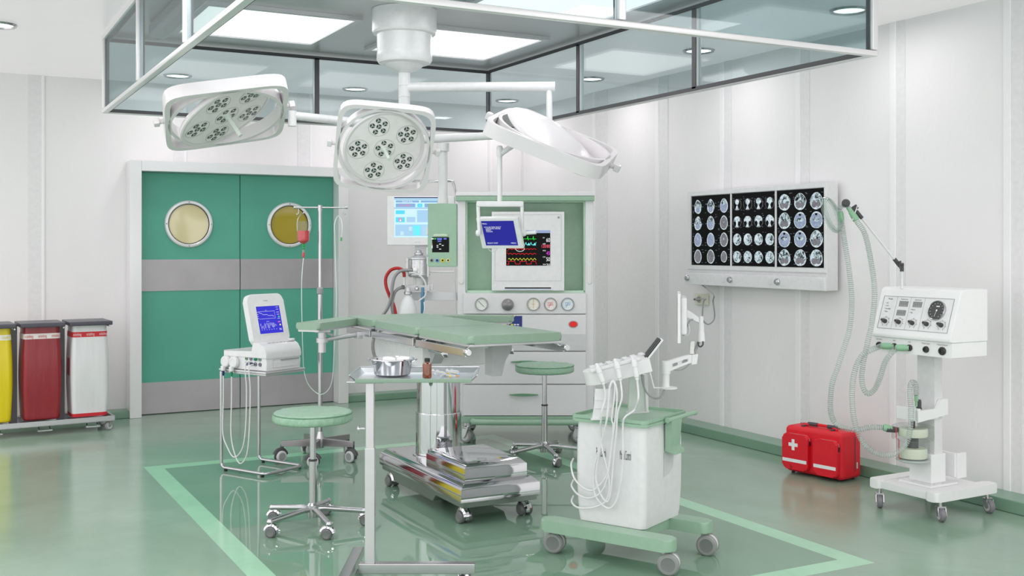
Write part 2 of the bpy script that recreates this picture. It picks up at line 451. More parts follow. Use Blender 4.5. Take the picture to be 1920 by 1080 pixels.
# ---- glass canopy hanging round the operating field
GLASS = clear_mat('canopy_glass', (228, 236, 237), refl=.3)
CX0, CX1, CY0, CY1, CZ = 1.05, 4.05, 3.83, 7.98, 2.43
can = thing('glass_canopy', 'rectangular glass skirt in a white metal frame hanging from the ceiling around the lamps', 'glass canopy', (0, 0, 0))
RAILM = mat('canopy_metal', (228, 226, 228), 0.3, 0.3, var=.01)
def rail(x0, x1, y0, y1, z0, z1, nm, m=None): MB().box(x0, x1, y0, y1, z0, z1, bev=.006).build(nm, m or RAILM, can)
w = .019
b = MB(); b.box(CX0 + w, CX1 - w, CY0 + w, CY1 - w, ZC - .0045, ZC - .0008); b.build('top_panel', mat('canopy_top_metal', (196, 195, 198), .28, .35, var=.02, scale=5), can)
for y in (CY0, CY1): rail(CX0 - w, CX1 + w, y - w, y + w, CZ, CZ + .028, 'bottom_rail'); rail(CX0 - w, CX1 + w, y - w, y + w, ZC - .03, ZC - .001, 'top_rail')
for x in (CX0, CX1): rail(x - w, x + w, CY0 + w, CY1 - w, CZ, CZ + .028, 'bottom_rail'); rail(x - w, x + w, CY0 + w, CY1 - w, ZC - .03, ZC - .001, 'top_rail')
XS = [CX0, 2.57, CX1]; YS = [CY0, 5.21, 6.54, CY1]
posts = [(x, y) for y in (CY0, CY1) for x in XS] + [(x, y) for x in (CX0, CX1) for y in YS[1:3]]
for x, y in posts: rail(x - w, x + w, y - w, y + w, CZ + .03, ZC - .02, 'post')
def pane(x0, x1, y0, y1, sx, sy):
    """one glass sheet and the dark gasket that holds it along the inner side of the frame"""
    MB().box(x0, x1, y0, y1, CZ + .027, ZC - .03).build('glass_pane', GLASS, can)
    g = MB()
    if x1 - x0 > y1 - y0:
        ya, yb = sorted((y0 + sy * .02, y0 + .004 + sy * .026)); g.box(x0 - w, x1 + w, ya, yb, CZ + .006, CZ + .030); g.box(x0 - w, x1 + w, ya, yb, ZC - .045, ZC - .02)
        for x in (x0 - w, x1): g.box(x, x + w, ya, yb, CZ + .02, ZC - .035)
    else:
        xa, xb = sorted((x0 + sx * .02, x0 + .004 + sx * .026)); g.box(xa, xb, y0 - w, y1 + w, CZ + .006, CZ + .030); g.box(xa, xb, y0 - w, y1 + w, ZC - .045, ZC - .02)
        for y in (y0 - w, y1): g.box(xa, xb, y, y + w, CZ + .02, ZC - .035)
    g.build('gasket', DGREY, can)
for y, s in ((CY0, 1), (CY1, -1)):
    for a, c in zip(XS, XS[1:]): pane(a + w, c - w, y - .004, y + .004, 0, s)
for x, s in ((CX0, 1), (CX1, -1)):
    for a, c in zip(YS, YS[1:]): pane(x - .004, x + .004, a + w, c - w, s, 0)
# ================================================================== CEILING BOOM AND LAMP HEADS
PX, PY = 2.57, 6.22
PD = PX * SN + PY * CS
boom = thing('lamp_boom', 'white ceiling mount with stepped drum, central pole and three horizontal lamp arms', 'ceiling mount', (PX, PY, 0))
L = local(boom)
b = MB()
b.lathe([(0, ZC - .006), (.2, ZC - .006), (.2, 2.83), (.192, 2.815), (.17, 2.81), (.168, 2.70), (.17, 2.695), (.172, 2.655), (.16, 2.635), (.118, 2.63), (.118, 2.622), (.1, 2.605), (.055, 2.585), (.036, 2.575), (0, 2.575)], seg=48)
b.build('ceiling_mount', WHITE2, boom)
b = MB(); b.cyl((0, 0, 2.58), (0, 0, 2.12), .036, seg=28)
for z in (2.5, 2.43, 2.3, 2.2): b.lathe([(.036, z - .004), (.0385, z - .003), (.0385, z + .003), (.036, z + .004)], seg=28)
b.build('pole', WHITE2, boom)
def arm(pts, r, nm='arm', rad=None, end=None):
    b = MB(); b.tube(pts, r, 18, rad=rad, smooth=False)
    return b.build(nm, WHITE2, boom)
zr = 2.487
e1 = L(1030, 162, 6.66); e1.z = zr
a1 = arm([(0, 0, zr), e1], .03)
b = MB(); d = e1.normalized(); b.cyl(e1 - Vector((0, 0, 0)), e1 + Vector((d.x, d.y, 0)).normalized() * .035, .0305, seg=18); b.cyl(e1, e1 - Vector((0, 0, .225)), .019, seg=16); b.build('drop_rod', WHITE2, a1)
e2 = L(548, 217.5, 6.08); e2.z = 2.238
a2 = arm([(0, 0, 2.238), e2], .03, rad=[.03, .023])
b = MB(); b.cyl(e2 + Vector((0, 0, .026)), e2 - Vector((0, 0, .06)), .024, seg=16); b.build('drop_rod', WHITE2, a2)
e3 = L(978, 252, 6.32); e3.z = 2.158
a3 = arm([(0, 0, 2.158), e3], .026, rad=[.026, .022])
b = MB(); b.cyl(e3 + Vector((0, 0, .03)), e3 - Vector((0, 0, .085)), .022, seg=16); b.build('hinge', WHITE2, a3)
# short arm carrying the green control box
gb_top = L(830, 262, 6.56)
# short fork behind the central lamp
cl = L(717, 266, 6.275)
arm([(0, 0, 2.135), cl], .02)

LAMPW = mat('lamp_white', (226, 221, 224), .3, coat=.2, var=.01)
WLENS = mat('lens_dark', (92, 100, 98), 0.25, .6, var=.1, scale=90)
WRING = mat('lens_ring', (206, 208, 208), 0.4)
U = Vector((CS, -SN, 0)); DV = Vector((SN, CS, 0)); ZV = Vector((0, 0, 1))
def vn(r, d, z): return U * r + DV * d + ZV * z
def lamp_head(label, c, S, xv, yv, phi, hl=1.0):
    """round lamp dish in a rounded-square yoke; xv, yv span the yoke, the dish swings about y by phi"""
    x = vn(*xv).normalized(); y = vn(*yv); y = (y - x * y.dot(x)).normalized(); n = x.cross(y)
    t = bpy.data.objects.new('surgical_lamp', None); COL.objects.link(t); tag(t, label, 'surgical lamp', 'surgical lamp heads on the boom')
    t.location = c; t.rotation_euler = basis((0, 0, 0), x, y, n).to_euler()
    def swing(o): o.rotation_euler = (0, phi, 0); return o
    h = S / 2
    # yoke: rounded square outside, round hole inside -> four spandrels, each with an opening
    N = 96; out = []; hole = []
    def sq(a, hw, p):
        ca, sa = math.cos(a), math.sin(a); return hw / ((abs(ca) ** p + abs(sa) ** p) ** (1 / p))
    f = MB(); o1 = []; o2 = []; i1 = []; i2 = []
    for k in range(N):
        a = 2 * PI * k / N
        ro = sq(a, h, 7); ri = sq(a, h - S * .042, 7)
        o1.append((ro * math.cos(a), ro * math.sin(a))); i1.append((ri * math.cos(a), ri * math.sin(a)))
    f.frame(o1, i1, -S * .055, S * .055)
    # round band, merged into the square rim at the four mid-sides
    rb = h - S * .02; ob = ell(0, 0, rb, rb, N); ib = ell(0, 0, h * .9, h * .9, N)
    f.frame(ob, ib, -S * .055, S * .055)
    f.build('yoke', LAMPW, t, ang=40)
    d = MB(); r = h * .86
    d.lathe([(0, -S * .11), (r * .3, -S * .107), (r * .6, -S * .09), (r * .85, -S * .055), (r * .97, -S * .025), (r, 0), (r, S * .014), (r * .975, S * .022), (r * .94, S * .022), (r * .92, S * .018)], seg=64)
    dish = swing(d.build('dish', LAMPW, t))
    MB().lathe([(r * .922, S * .016), (r * .9, S * .02), (0, S * .02)], seg=64).build('face', mat('lamp_face', (240, 233, 236), .4), dish)
    for a in (90, 270):
        v = Vector((math.cos(math.radians(a)), math.sin(math.radians(a)), 0)); p = MB(); p.cyl(v * r * .98, v * h * .95, S * .012, seg=12); swing(p.build('pivot', CHROME, t))
    for s in (-1, 1):
        p = MB(); p.cyl((s * h * .98, 0, 0), (s * h * 1.07, 0, 0), S * .018, seg=14)
        for q in (1.015, 1.04, 1.065): p.lathe([(S * .018, -.003), (S * .022, 0), (S * .018, .003)], (s * h * q, 0, 0), (1, 0, 0), 14)
        p.box(s * h * 1.07 if s > 0 else -h * 1.17, h * 1.17 if s > 0 else -h * 1.07, -S * .035, S * .035, -S * .03, S * .03, bev=S * .01)
        p.build('side_bolt', LAMPW, t)
    def cluster(cx, cy, center=False):
        R0 = S * .112; k0 = R0 * .245
        ring = MB(); ring.lathe([(R0, S * .0195), (R0, S * .0225), (R0 * .97, S * .0225), (R0 * .97, S * .0195)], (cx, cy, 0), seg=40)
        cl_ = swing(ring.build('lens_cluster', mat('cluster_ring', (188, 192, 190), .3, .4), t))
        spots = [] if center else [(0, 0)]
        for k in range(5 if center else 5):
            a = math.radians(100 + 72 * k); spots.append((R0 * .62 * math.cos(a), R0 * .62 * math.sin(a)))
        lm = MB()
        for sx, sy in spots:
            lm.mi = 0; lm.lathe([(k0, S * .02), (k0, S * .0225), (0, S * .0215)], (cx + sx, cy + sy, 0), seg=18)
            lm.mi = 1
            for q in range(3):
                a = math.radians(90 + 120 * q + 20); M = basis((cx + sx, cy + sy, S * .0228), (math.cos(a), math.sin(a), 0), (-math.sin(a), math.cos(a), 0))
                quad(lm, M, 0, k0 * .95, -k0 * .14, k0 * .14)
        lm.build('lens', [WLENS, WRING], cl_)
    cluster(0, 0, True)
    for k in range(5):
        a = math.radians(108 + 72 * k); cluster(r * .64 * math.cos(a), r * .64 * math.sin(a))
    g = MB(); g.lathe([(0, 0), (S * .03, 0), (S * .028, S * .03), (S * .019, S * .035), (S * .017, S * .2 * hl), (S * .021, S * .205 * hl), (S * .021, S * .215 * hl), (0, S * .217 * hl)], (0, 0, S * .02), seg=20)
    swing(g.build('handle', mat('lamp_handle', (214, 222, 214), .35), t))
    return t
lamp_head('white round surgical lamp facing the camera, in front of the central pole', sv(720, 277, 6.2), .553, (.98, .19, -.075), (.166, -.555, .815), math.radians(12))
lamp_head('tilted surgical lamp above the green double door, its lens side turned down', sv(423, 213, 5.95), .655, (.93, .34, .17), (.27, -.87, .345), math.radians(20))
lamp_head('surgical lamp seen from its smooth domed back, hanging from the long upper arm', sv(1036, 266, 6.35), .73, (.90, -.13, -.38), (-.235, -.94, -.23), math.radians(-16), .45)

# ---- green control box hanging from the boom
t = thing('control_box', 'green hanging control box with small black screen and four coloured sockets', 'control box', sv(830, 440, 6.55), -YAW)
q = local(t)
zt = q(830, 382, 6.55).z; zb = q(830, 500, 6.55).z
b = MB(); b.box(-.086, .088, -.05, .075, zb, zt, bev=.006); b.build('housing', GPAINT, t)
p = MB(); p.cyl((0, .02, zt), (0, .02, zt + .045), .034, .03, seg=20); p.cyl((0, .02, zt + .04), (0, .02, zt + .33), .028, seg=20); p.cyl((0, .02, zt + .32), (0, .02, zt + .368), .038, seg=20); p.build('pole', WHITE2, t)
F = front((0, -.0505, 0))
s = MB(); quad(s, F, -.06, .02 + .022, q(0, 473, 6.55).z, q(0, 445, 6.55).z, .001)
zc = q(0, 459, 6.55).z
for (x, z, w_, h_, mi) in ((-.05, .036, .014, .006, 0), (-.034, .036, .012, .006, 1), (-.008, .036, .03, .007, 2), (.026, .036, .018, .007, 2), (-.008, .028, .024, .003, 2), (-.008, .02, .022, .004, 2), (-.004, .004, .012, .004, 0), (-.02, -.004, .01, .004, 0), (.012, -.004, .012, .004, 0), (-.02, -.014, .01, .004, 0), (-.004, -.026, .012, .004, 0), (-.052, -.012, .005, .018, 0), (-.052, .004, .005, .004, 3)):
    s.mi = mi + 1; quad(s, F, x - w_ / 2 - .008, x + w_ / 2 - .008, zc + z - h_ / 2, zc + z + h_ / 2, .0016)
s.build('screen', [mat('screen_black', (6, 6, 8), .3, spec=.12), lit('lit_white', (235, 238, 240)), lit('lit_green', (70, 220, 90)), lit('lit_blue', (110, 130, 240)), lit('lit_pink', (240, 120, 130))], t)
b = MB(); z0 = q(0, 443, 6.55).z; b.prism([(-.052, 0), (.034, 0), (.034, .01), (.02, .014), (-.038, .014), (-.052, .01)], .014, front((0, -.05, z0)), bev=.002); b.build('hood', mat('pale_green', (196, 214, 190), .4), t)
for x, c1 in ((-.063, (150, 148, 152)), (-.03, (110, 150, 220)), (.003, (240, 222, 20)), (.036, (240, 230, 150))):
    b = MB(); b.lathe([(.011, 0), (.011, .005), (.007, .007), (.006, .004)], (x, -.05, q(0, 488, 6.55).z), (0, -1, 0), 20); b.mi = 1; b.lathe([(.0065, .004), (0, .004)], (x, -.05, q(0, 488, 6.55).z), (0, -1, 0), 20)
    b.build('socket', [mat('socket_%d' % c1[2], c1, .4), BLACK], t)
for k in range(4):
    z0 = q(0, 434 + 18.3 * k, 6.55).z; b = MB(); b.box(-.094, -.085, -.042, .04, z0 - .022, z0 + .022, bev=.003); b.build('side_key', OFFW, t)

# ---- hanging monitor on its yoke
t = thing('hanging_monitor', 'small white monitor with a blue menu screen hung in a yoke from the boom', 'monitor', sv(938, 437, 6.2), -YAW)
q = local(t); D6 = 6.2
b = MB(); top = q(937, 283, D6); b.cyl(q(937, 381, D6), top, .014, seg=16)
hp = q(975, 264, D6); b.tube([top + Vector((0, 0, -.02)), hp], .016, 10, smooth=False); b.lathe([(.019, -.03), (.019, .02), (.012, .03), (0, .03)], top, seg=16); b.build('drop_pole', WHITE2, t)
b = MB(); ya = q(893, 383, D6); yb = q(982, 381, D6); b.box(ya.x, yb.x, -.016, .016, q(0, 388, D6).z, q(0, 377, D6).z, bev=.008)
for xx, x2 in ((ya.x + .01, ya.x + .018), (yb.x - .01, yb.x - .008)):
    b.tube([(xx, 0, ya.z - .01), (x2, 0, q(0, 440, D6).z)], .0105, 10, smooth=False)
b.build('yoke', WHITE2, t)
zp = q(0, 437, D6).z
for s_, x in ((-1, ya.x + .012), (1, yb.x)):
    b = MB(); b.lathe([(0, 0), (.017, .002), (.02, .012), (.014, .026), (0, .028)], (x - s_ * .012, 0, zp), (s_, 0, 0), 18)
    if s_ > 0: b.tube([(x + .01, 0, zp), (x + .07, -.02, zp + .004)], .0105, 10, smooth=False)
    b.build('clamp', WHITE, t)
y_, p_ = math.radians(-22), math.radians(28)
xr = Vector((math.cos(y_), math.sin(y_), 0)); nh = Vector((math.sin(y_), -math.cos(y_), 0)); nn = (nh * math.cos(p_) - ZV * math.sin(p_)); uu = nn.cross(xr)
M = basis(((ya.x + yb.x) / 2 + .002, 0, zp + .004), xr, uu, nn)
pan = MB().box(-.13, .13, -.1, .098, -.014, .012, bev=.006, M=M).build('panel', WHITE2, t)
s = MB(); quad(s, M, -.1, .1, -.078, .08, .0128); s.mi = 1
text_bm(s, 'MENU', .011, M @ Matrix.Translation((-.082, .062, .0134)))
for i, tx in enumerate(('>COLOR TEMP SELECT', '   CONTRAST RANGE', '   PRESET', '   VOLUME')): text_bm(s, tx, .0105, M @ Matrix.Translation((-.09, .04 - .0095 * i, .0134)), 'LEFT')
text_bm(s, 'SELECT: EXIT', .0115, M @ Matrix.Translation((-.055, -.063, .0134))); text_bm(s, 'MENU', .0115, M @ Matrix.Translation((.075, -.063, .0134)))
s.build('screen', [lit('screen_blue', (34, 34, 142), 1.0), lit('lit_white', (235, 238, 240))], t)
for x in (-.07, .1):
    b = MB(); b.tube([M @ Vector((x - .028, -.1, 0)), M @ Vector((x - .02, -.118, 0)), M @ Vector((x, -.124, 0)), M @ Vector((x + .022, -.116, 0)), M @ Vector((x + .03, -.1, 0))], .0022, 6); b.build('wire_handle', CABLE, t)
# ================================================================== STOOLS
def stool(label, x, y, zs, R, a0, hb=.1):
    t = thing('swivel_stool', label, 'stool', (x, y, 0), 0, 'green swivel stools')
    th = .055
    b = MB(); prof = [(0, zs - th), (R * .93, zs - th), (R * .98, zs - th + .006)] + [(R * (.99 + .01 * math.sin(PI * k / 6)), zs - th + .006 + (th - .018) * k / 6) for k in range(1, 7)] + [(R * .965, zs - .004)] + [(R * (.95 - .05 * k), zs - .001 + .007 * math.sin(PI / 2 * k / 19)) for k in range(0, 19)] + [(0, zs + .006)]
    b.lathe(prof, seg=144)
    from mathutils import noise
    for v in b.bm.verts:
        r = math.hypot(v.co.x, v.co.y); a = math.atan2(v.co.y, v.co.x)
        if r > R * .972 and v.co.z > zs - th + .004:
            k = 1 + .016 * noise.noise(Vector((math.cos(a) * 7, math.sin(a) * 7, v.co.z * 14 + x))) + .010 * noise.noise(Vector((math.cos(a) * 17, math.sin(a) * 17, v.co.z * 20)))
            v.co.x *= k; v.co.y *= k
        elif v.co.z > zs - .003 and r > .01:
            v.co.z += .0045 * noise.noise(Vector((v.co.x * 11 + x, v.co.y * 30, 0))) + .002 * noise.noise(Vector((v.co.x * 50, v.co.y * 36, 3)))
    seat = b.build('seat', GSEAT, t)
    MB().tube([(R * .985 * math.cos(2 * PI * k / 48), R * .985 * math.sin(2 * PI * k / 48), zs - .008) for k in range(48)], .0035, 8, closed=True, smooth=False).build('piping', GSEAM, seat)
    MB().lathe([(0, zs - th - .012), (R * .5, zs - th - .012), (R * .5, zs - th + .002), (0, zs - th + .002)], seg=32).build('seat_plate', STEEL, seat)
    mid = hb + .25 * zs / .62 if False else hb + (zs - hb) * .5
    MB().cyl((0, 0, mid - .02), (0, 0, zs - th - .01), .0165, seg=22).build('upper_column', STEEL, t)
    b = MB(); b.cyl((0, 0, hb - .02), (0, 0, mid), .021, seg=24); lc = b.build('lower_column', STEEL, t)
    MB().lathe([(.0215, mid - .006), (.0235, mid - .003), (.0235, mid + .003), (.0185, mid + .005)], seg=24).build('collar', DGREY, lc)
    b = MB(); b.lathe([(0, hb - .045), (.03, hb - .045), (.033, hb - .02), (.033, hb + .02), (.024, hb + .032), (0, hb + .032)], seg=24); b.build('hub', STEEL, t)
    for k in range(5):
        a = math.radians(a0 + 72 * k); c, s = math.cos(a), math.sin(a); e = .27
        b = MB(); b.tube([(c * .02, s * .02, hb - .002), (c * .06, s * .06, hb), (c * e, s * e, hb - .022)], .0145, 14, rad=[.016, .0155, .014], smooth=False)
        b.lathe([(0, -.018), (.012, -.013), (.0175, 0), (.012, .013), (0, .018)], (c * e, s * e, hb - .022), seg=16)
        b.build('leg', STEEL, t)
        caster(t, c * e, s * e, hb - .03, .0275, .05, yaw=a + 1.9 * k + .6)
    return t
stool('round green swivel stool on chrome casters, standing nearest the camera beside the steel tray stand', 1.786, 5.598, .62, .212, 198)
stool('round green swivel stool standing in front of the anaesthesia cabinet drawers', 3.79, 6.60, .672, .208, -103)

# ================================================================== IV STAND
iv = thing('iv_stand', 'tall steel drip stand on five casters in front of the right door leaf', 'drip stand', (2.396, 7.346, 0))
q = local(iv); DI = 2.396 * SN + 7.346 * CS
MB().cyl((0, 0, .12), (0, 0, 1.2), .0165, seg=20).build('lower_pole', STEEL, iv)
up = MB().cyl((0, 0, 1.18), (0, 0, 1.787), .012, seg=20).build('upper_pole', STEEL, iv)
MB().lathe([(.0165, 1.165), (.023, 1.17), (.023, 1.205), (.013, 1.215)], seg=22).build('clamp_collar', GREY, iv)
MB().lathe([(.03, .085), (.034, .1), (.034, .14), (.03, .155), (.018, .2), (.0165, .2)], seg=24).build('hub', STEEL, iv)
for k in range(5):
    a = math.radians(239 + 72 * k); c, s = math.cos(a), math.sin(a)
    M = basis((0, 0, .125), (c, s, 0), (0, 0, 1))
    b = MB(); b.prism([(.02, -.028), (.27, -.018), (.27, .02), (.02, .028)], .012, M, h0=-.012, bev=.002); b.build('leg', BRUSH, iv)
    caster(iv, c * .262, s * .262, .12, .04, .055, yaw=a + k * 1.3, forkm=DGREY, tyrem=LGREY, hubm=GREY)
l_, r_ = q(552, 389, DI), q(651, 389.5, DI)
b = MB(); b.cyl((l_.x, l_.y, 1.776), (r_.x, r_.y, 1.774), .006, seg=12)
u = Vector((CS, -SN, 0))
for e, s in ((l_, -1), (r_, 1)):
    e = Vector((e.x, e.y, 1.775)); b.cyl(e - u * .012 * s, e + u * .004 * s, .0095, seg=12); b.tube([e - u * .03 * s, e - u * .03 * s - Vector((0, 0, .03)), e - u * .022 * s - Vector((0, 0, .05)), e - u * .012 * s - Vector((0, 0, .044))], .0025, 6)
b.lathe([(0, .02), (.016, .02), (.016, -.02), (0, -.02)], (0, 0, 1.772), seg=18)
b.build('cross_bar', STEEL, iv)
# drip bottle
cb = q(569, 440, DI); top = q(569, 415, DI).z; bot = q(569, 457, DI).z
dp = thing('drip_bottle', 'clear drip bottle half full of red fluid hanging from the drip stand', 'drip bottle', iv.location + Vector((cb.x, cb.y, 0)))
DBG = clear_mat('bottle_clear', (242, 246, 244), refl=.3, body=.03)
BLOOD = mat('red_fluid', (222, 22, 34), .1, coat=.6)
R = .043; wire = MB()
MB().lathe([(R, top), (R, bot + .04), (R * .93, bot + .02), (R * .45, bot + .002), (.012, bot - .004), (0, bot - .004)], seg=32).build('bottle', DBG, dp)
lv = top - (top - bot) * .42
MB().lathe([(0, lv), (R * .97, lv), (R * .97, bot + .04), (R * .9, bot + .021), (R * .42, bot + .004), (0, bot)], seg=32).build('fluid', BLOOD, dp)
h = top + .03
wire.tube([u * -R + Vector((0, 0, lv)), u * -R + Vector((0, 0, top)), u * -R * .6 + Vector((0, 0, h + .008)), Vector((0, 0, h + .03)), u * R * .6 + Vector((0, 0, h + .008)), u * R + Vector((0, 0, top)), u * R + Vector((0, 0, lv))], .0025, 6)
wire.tube([Vector((0, 0, h + .03)), Vector((0, 0, 1.735))], .0022, 6)
wire.build('wire_hanger', STEEL, dp)
GV = mat('green_valve', (30, 170, 80), .35)
b = MB(); b.lathe([(0, bot), (.01, bot - .004), (.012, bot - .014), (.006, bot - .02), (.006, bot - .026), (.011, bot - .034), (.005, bot - .04)], seg=16); b.build('valve', GV, dp)
b = MB(); z = bot - .042; b.lathe([(.007, z), (.008, z - .01), (.008, z - .02)], seg=14); b.mi = 1; b.lathe([(.008, z - .02), (.0085, z - .045), (.004, z - .058), (0, z - .06)], seg=14); b.build('drip_chamber', [GREY, BLOOD], dp)
tube_pts = [(567.5, 480), (566, 520), (565.5, 560), (566.5, 610), (568, 660), (570, 695), (579, 722), (598, 739), (614, 733), (623, 712), (626, 670), (629, 610), (631, 560), (629, 500), (628, 450), (627.5, 420), (630, 408), (633, 405), (638, 411), (642, 428), (640, 446)]
pts = [q(x, y, DI - .035) - Vector((cb.x, cb.y, 0)) for x, y in tube_pts]; pts[0] = Vector((0, 0, z - .055)); pts[16:19] = [p + DV * .03 for p in pts[16:19]]
MB().tube(pts, .0032, 8, n=6).build('drip_tube', mat('drip_tube', (214, 226, 222), .25), dp)
e = pts[-1]; b = MB(); b.tube([e + Vector((0, 0, .004)), e - Vector((.001, 0, .022))], .006, 10, smooth=False, rad=[.0045, .0065]); b.build('end_clip', GV, dp)

# ================================================================== STEEL TRAY STAND (front)
D0 = 4.735; R0 = (694 - 960) / FPX * D0
base = vw(R0, D0); ms = thing('tray_stand', 'tall instrument tray stand of satin steel with a single square post', 'tray stand', base, -YAW)
b = MB(); b.box(-.05, .46, -.02, .026, .07, .115, bev=.004); b.build('base_bar', STEEL, ms)
b = MB(); b.box(-.11, -.062, -.2, .26, .07, .115, bev=.004); b.build('cross_bar', STEEL, ms)
for x, y in ((.425, .0), (-.086, -.165), (-.086, .225)): caster(ms, x, y, .075, .03, .045, yaw=.5 + x)
b = MB(); b.box(-.0215, .0215, -.018, .024, .112, .62, bev=.004); b.build('lower_post', ALU, ms)
b = MB(); b.box(-.018, .018, -.015, .021, .6, .905, bev=.004); b.build('upper_post', ALU, ms)
b = MB(); zk = CAM_H - (804 - HOR) / FPX * D0; b.cyl((-.0215, 0, zk), (-.045, 0, zk), .006, seg=12); b.lathe([(0, 0), (.016, 0), (.018, .004), (.012, .01), (0, .012)], (-.045, 0, zk), (-1, 0, 0), 16); b.build('knob', CHROME, ms)
X0, X1, Y0, Y1 = .62 - .705, .62 - .15, -.035, .283; zt = .915
TRAY = mat('tray_steel', (196, 200, 204), .25, .75)
b = MB(); b.box(X0 + .025, X1 - .025, Y0 + .01, Y1 - .02, zt, zt + .003); tray = None
def lip(pts): b.flat(pts); b.flat([p + Vector((0, 0, -.003)) for p in map(Vector, pts)][::-1])
V3 = Vector; zl = zt + .026
A = [V3((X0 + .025, Y0 + .01, zt + .002)), V3((X1 - .025, Y0 + .01, zt + .002)), V3((X1 - .025, Y1 - .02, zt + .002)), V3((X0 + .025, Y1 - .02, zt + .002))]
Bq = [V3((X0, Y0 - .012, zl)), V3((X1, Y0 - .012, zl)), V3((X1, Y1 + .005, zl)), V3((X0, Y1 + .005, zl))]
for i in range(4):
    if i == 0: lip([A[0], A[1], V3((X1 - .022, Y0 - .006, zt + .008)), V3((X0 + .022, Y0 - .006, zt + .008))])
    else: lip([A[i], A[(i + 1) % 4], Bq[(i + 1) % 4], Bq[i]])
b.tube([Bq[1] + V3((-.0, .01, 0)), Bq[2], Bq[3], Bq[0] + V3((0, .01, 0))], .0032, 8, smooth=False)
tray = b.build('tray', TRAY, ms)
MB().box(X0 + .024, X1 - .024, Y0 - .009, Y0 - .004, zt - .006, zt + .011, bev=.002).build('front_lip', mat('lip_green_steel', (136, 158, 142), .35, .4), tray)
MB().box(-.1, .06, -.03, .08, zt - .012, zt - .001, bev=.003).build('tray_bracket', STEEL, ms)

# on the tray
qm = local(ms)
def on_tray(px, py):      # point on the tray surface
    d = FPX * (CAM_H - zt - .003) / (py - HOR); return sv(px, py, d)
p = on_tray(735.5, 704); bz = zt + .0055
bs = thing('steel_basin', 'polished steel bowl with two small handles on the tray', 'basin', (p.x, p.y, bz), -YAW)
rb, rt, hb_ = .081, .094, .073
b = MB(); b.lathe([(0, .001), (rb * .93, .001), (rb, .006), (rt * .97, hb_ - .006), (rt + .003, hb_), (rt + .006, hb_ - .001), (rt + .006, hb_ + .002), (rt - .002, hb_ + .003), (rt * .955, hb_ - .006), (rb * .97, .009), (rb * .9, .004), (0, .004)], seg=64); b.build('bowl', CHROME, bs)
for s in (-1, 1):
    b = MB(); b.tube([(s * (rt - .002), -.022, hb_ - .012), (s * (rt + .014), -.016, hb_ - .004), (s * (rt + .018), 0, hb_ - .002), (s * (rt + .014), .016, hb_ - .004), (s * (rt - .002), .022, hb_ - .012)], .003, 8); b.build('handle', CHROME, bs)
p = on_tray(801, 709.5)
bt = thing('brown_bottle', 'amber glass medicine bottle with black cap beside the steel bowl', 'bottle', (p.x, p.y, bz), 0)
AMB = mat('amber_glass', (120, 52, 12), .06, coat=1, var=.35, scale=40)
b = MB(); b.lathe([(0, .0), (.018, 0), (.0205, .003), (.0205, .056), (.0195, .063), (.012, .068), (.011, .073)], seg=32); b.build('bottle_body', AMB, bt)
b = MB(); b.lathe([(.011, .071), (.0125, .072), (.0125, .084), (.011, .087), (0, .087)], seg=24); b.build('cap', BLACK, bt)
SYR = clear_mat('syringe_clear', (236, 240, 240), refl=.4, body=.45)
def syringe(lab, px0, py0, px1, py1):
    a, c = on_tray(px0, py0), on_tray(px1, py1); d = c - a; L_ = d.length; ang = math.atan2(d.y, d.x)
    t = thing('syringe', lab, 'syringe', (a.x, a.y, bz + .0075), ang, 'syringes on the tray')
    b = MB(); b.lathe([(0, .03 * L_), (.002, .03 * L_), (.0022, .08 * L_), (.0068, .1 * L_), (.0068, .62 * L_), (.011, .62 * L_), (.011, .64 * L_)], axis=(1, 0, 0), seg=18); b.build('barrel', SYR, t)
    b = MB(); b.lathe([(0, .3 * L_), (.006, .3 * L_), (.006, .34 * L_), (.003, .35 * L_), (.003, .96 * L_), (.009, .97 * L_), (.009, L_), (0, L_)], axis=(1, 0, 0), seg=16); b.build('plunger', WHITE, t)
    return t
syringe('clear plastic syringe lying right behind the brown bottle', 835, 704, 811, 699.5)
syringe('clear plastic syringe lying behind the pile of yellow-tipped ampoules', 861, 701.5, 838, 699)
AMP = clear_mat('ampoule_clear', (235, 240, 244), refl=.3, body=.35)
YT = mat('yellow_tip', (240, 210, 40), .4); OT = mat('orange_tip', (226, 140, 50), .4); BT = mat('blue_band', (150, 190, 235), .4)
amps = [(826, 708, 843, 702.5, 0, 'in front at the left end of the pile'), (831, 704, 847, 709.5, 0, 'crossing the front of the pile'), (843, 707, 861, 708.5, 1, 'at the right end of the pile, with an orange tip'),
        (839, 700, 857, 703.5, 0, 'at the back of the pile'), (829, 700.5, 837, 704.5, 0, 'shortest, between the brown bottle and the pile'), (847, 701, 862, 705, 2, 'with a blue band beside the syringe')]
for x0, y0, x1, y1, c, lab in amps:
    a, e = on_tray(x0, y0), on_tray(x1, y1); d = e - a; L_ = d.length
    t = thing('ampoule', 'small glass ampoule ' + lab, 'ampoule', (a.x, a.y, bz + .005), math.atan2(d.y, d.x), 'glass ampoules on the tray')
    MB().lathe([(0, 0), (.0046, .001), (.0046, L_ * .6), (.002, L_ * .68), (.0024, L_ * .75)], axis=(1, 0, 0), seg=12).build('glass_body', AMP, t)
    MB().lathe([(.0026, L_ * .72), (.0036, L_ * .78), (.0036, L_ * .9), (0, L_)], axis=(1, 0, 0), seg=12).build('tip', (YT, OT, BT)[c], t)
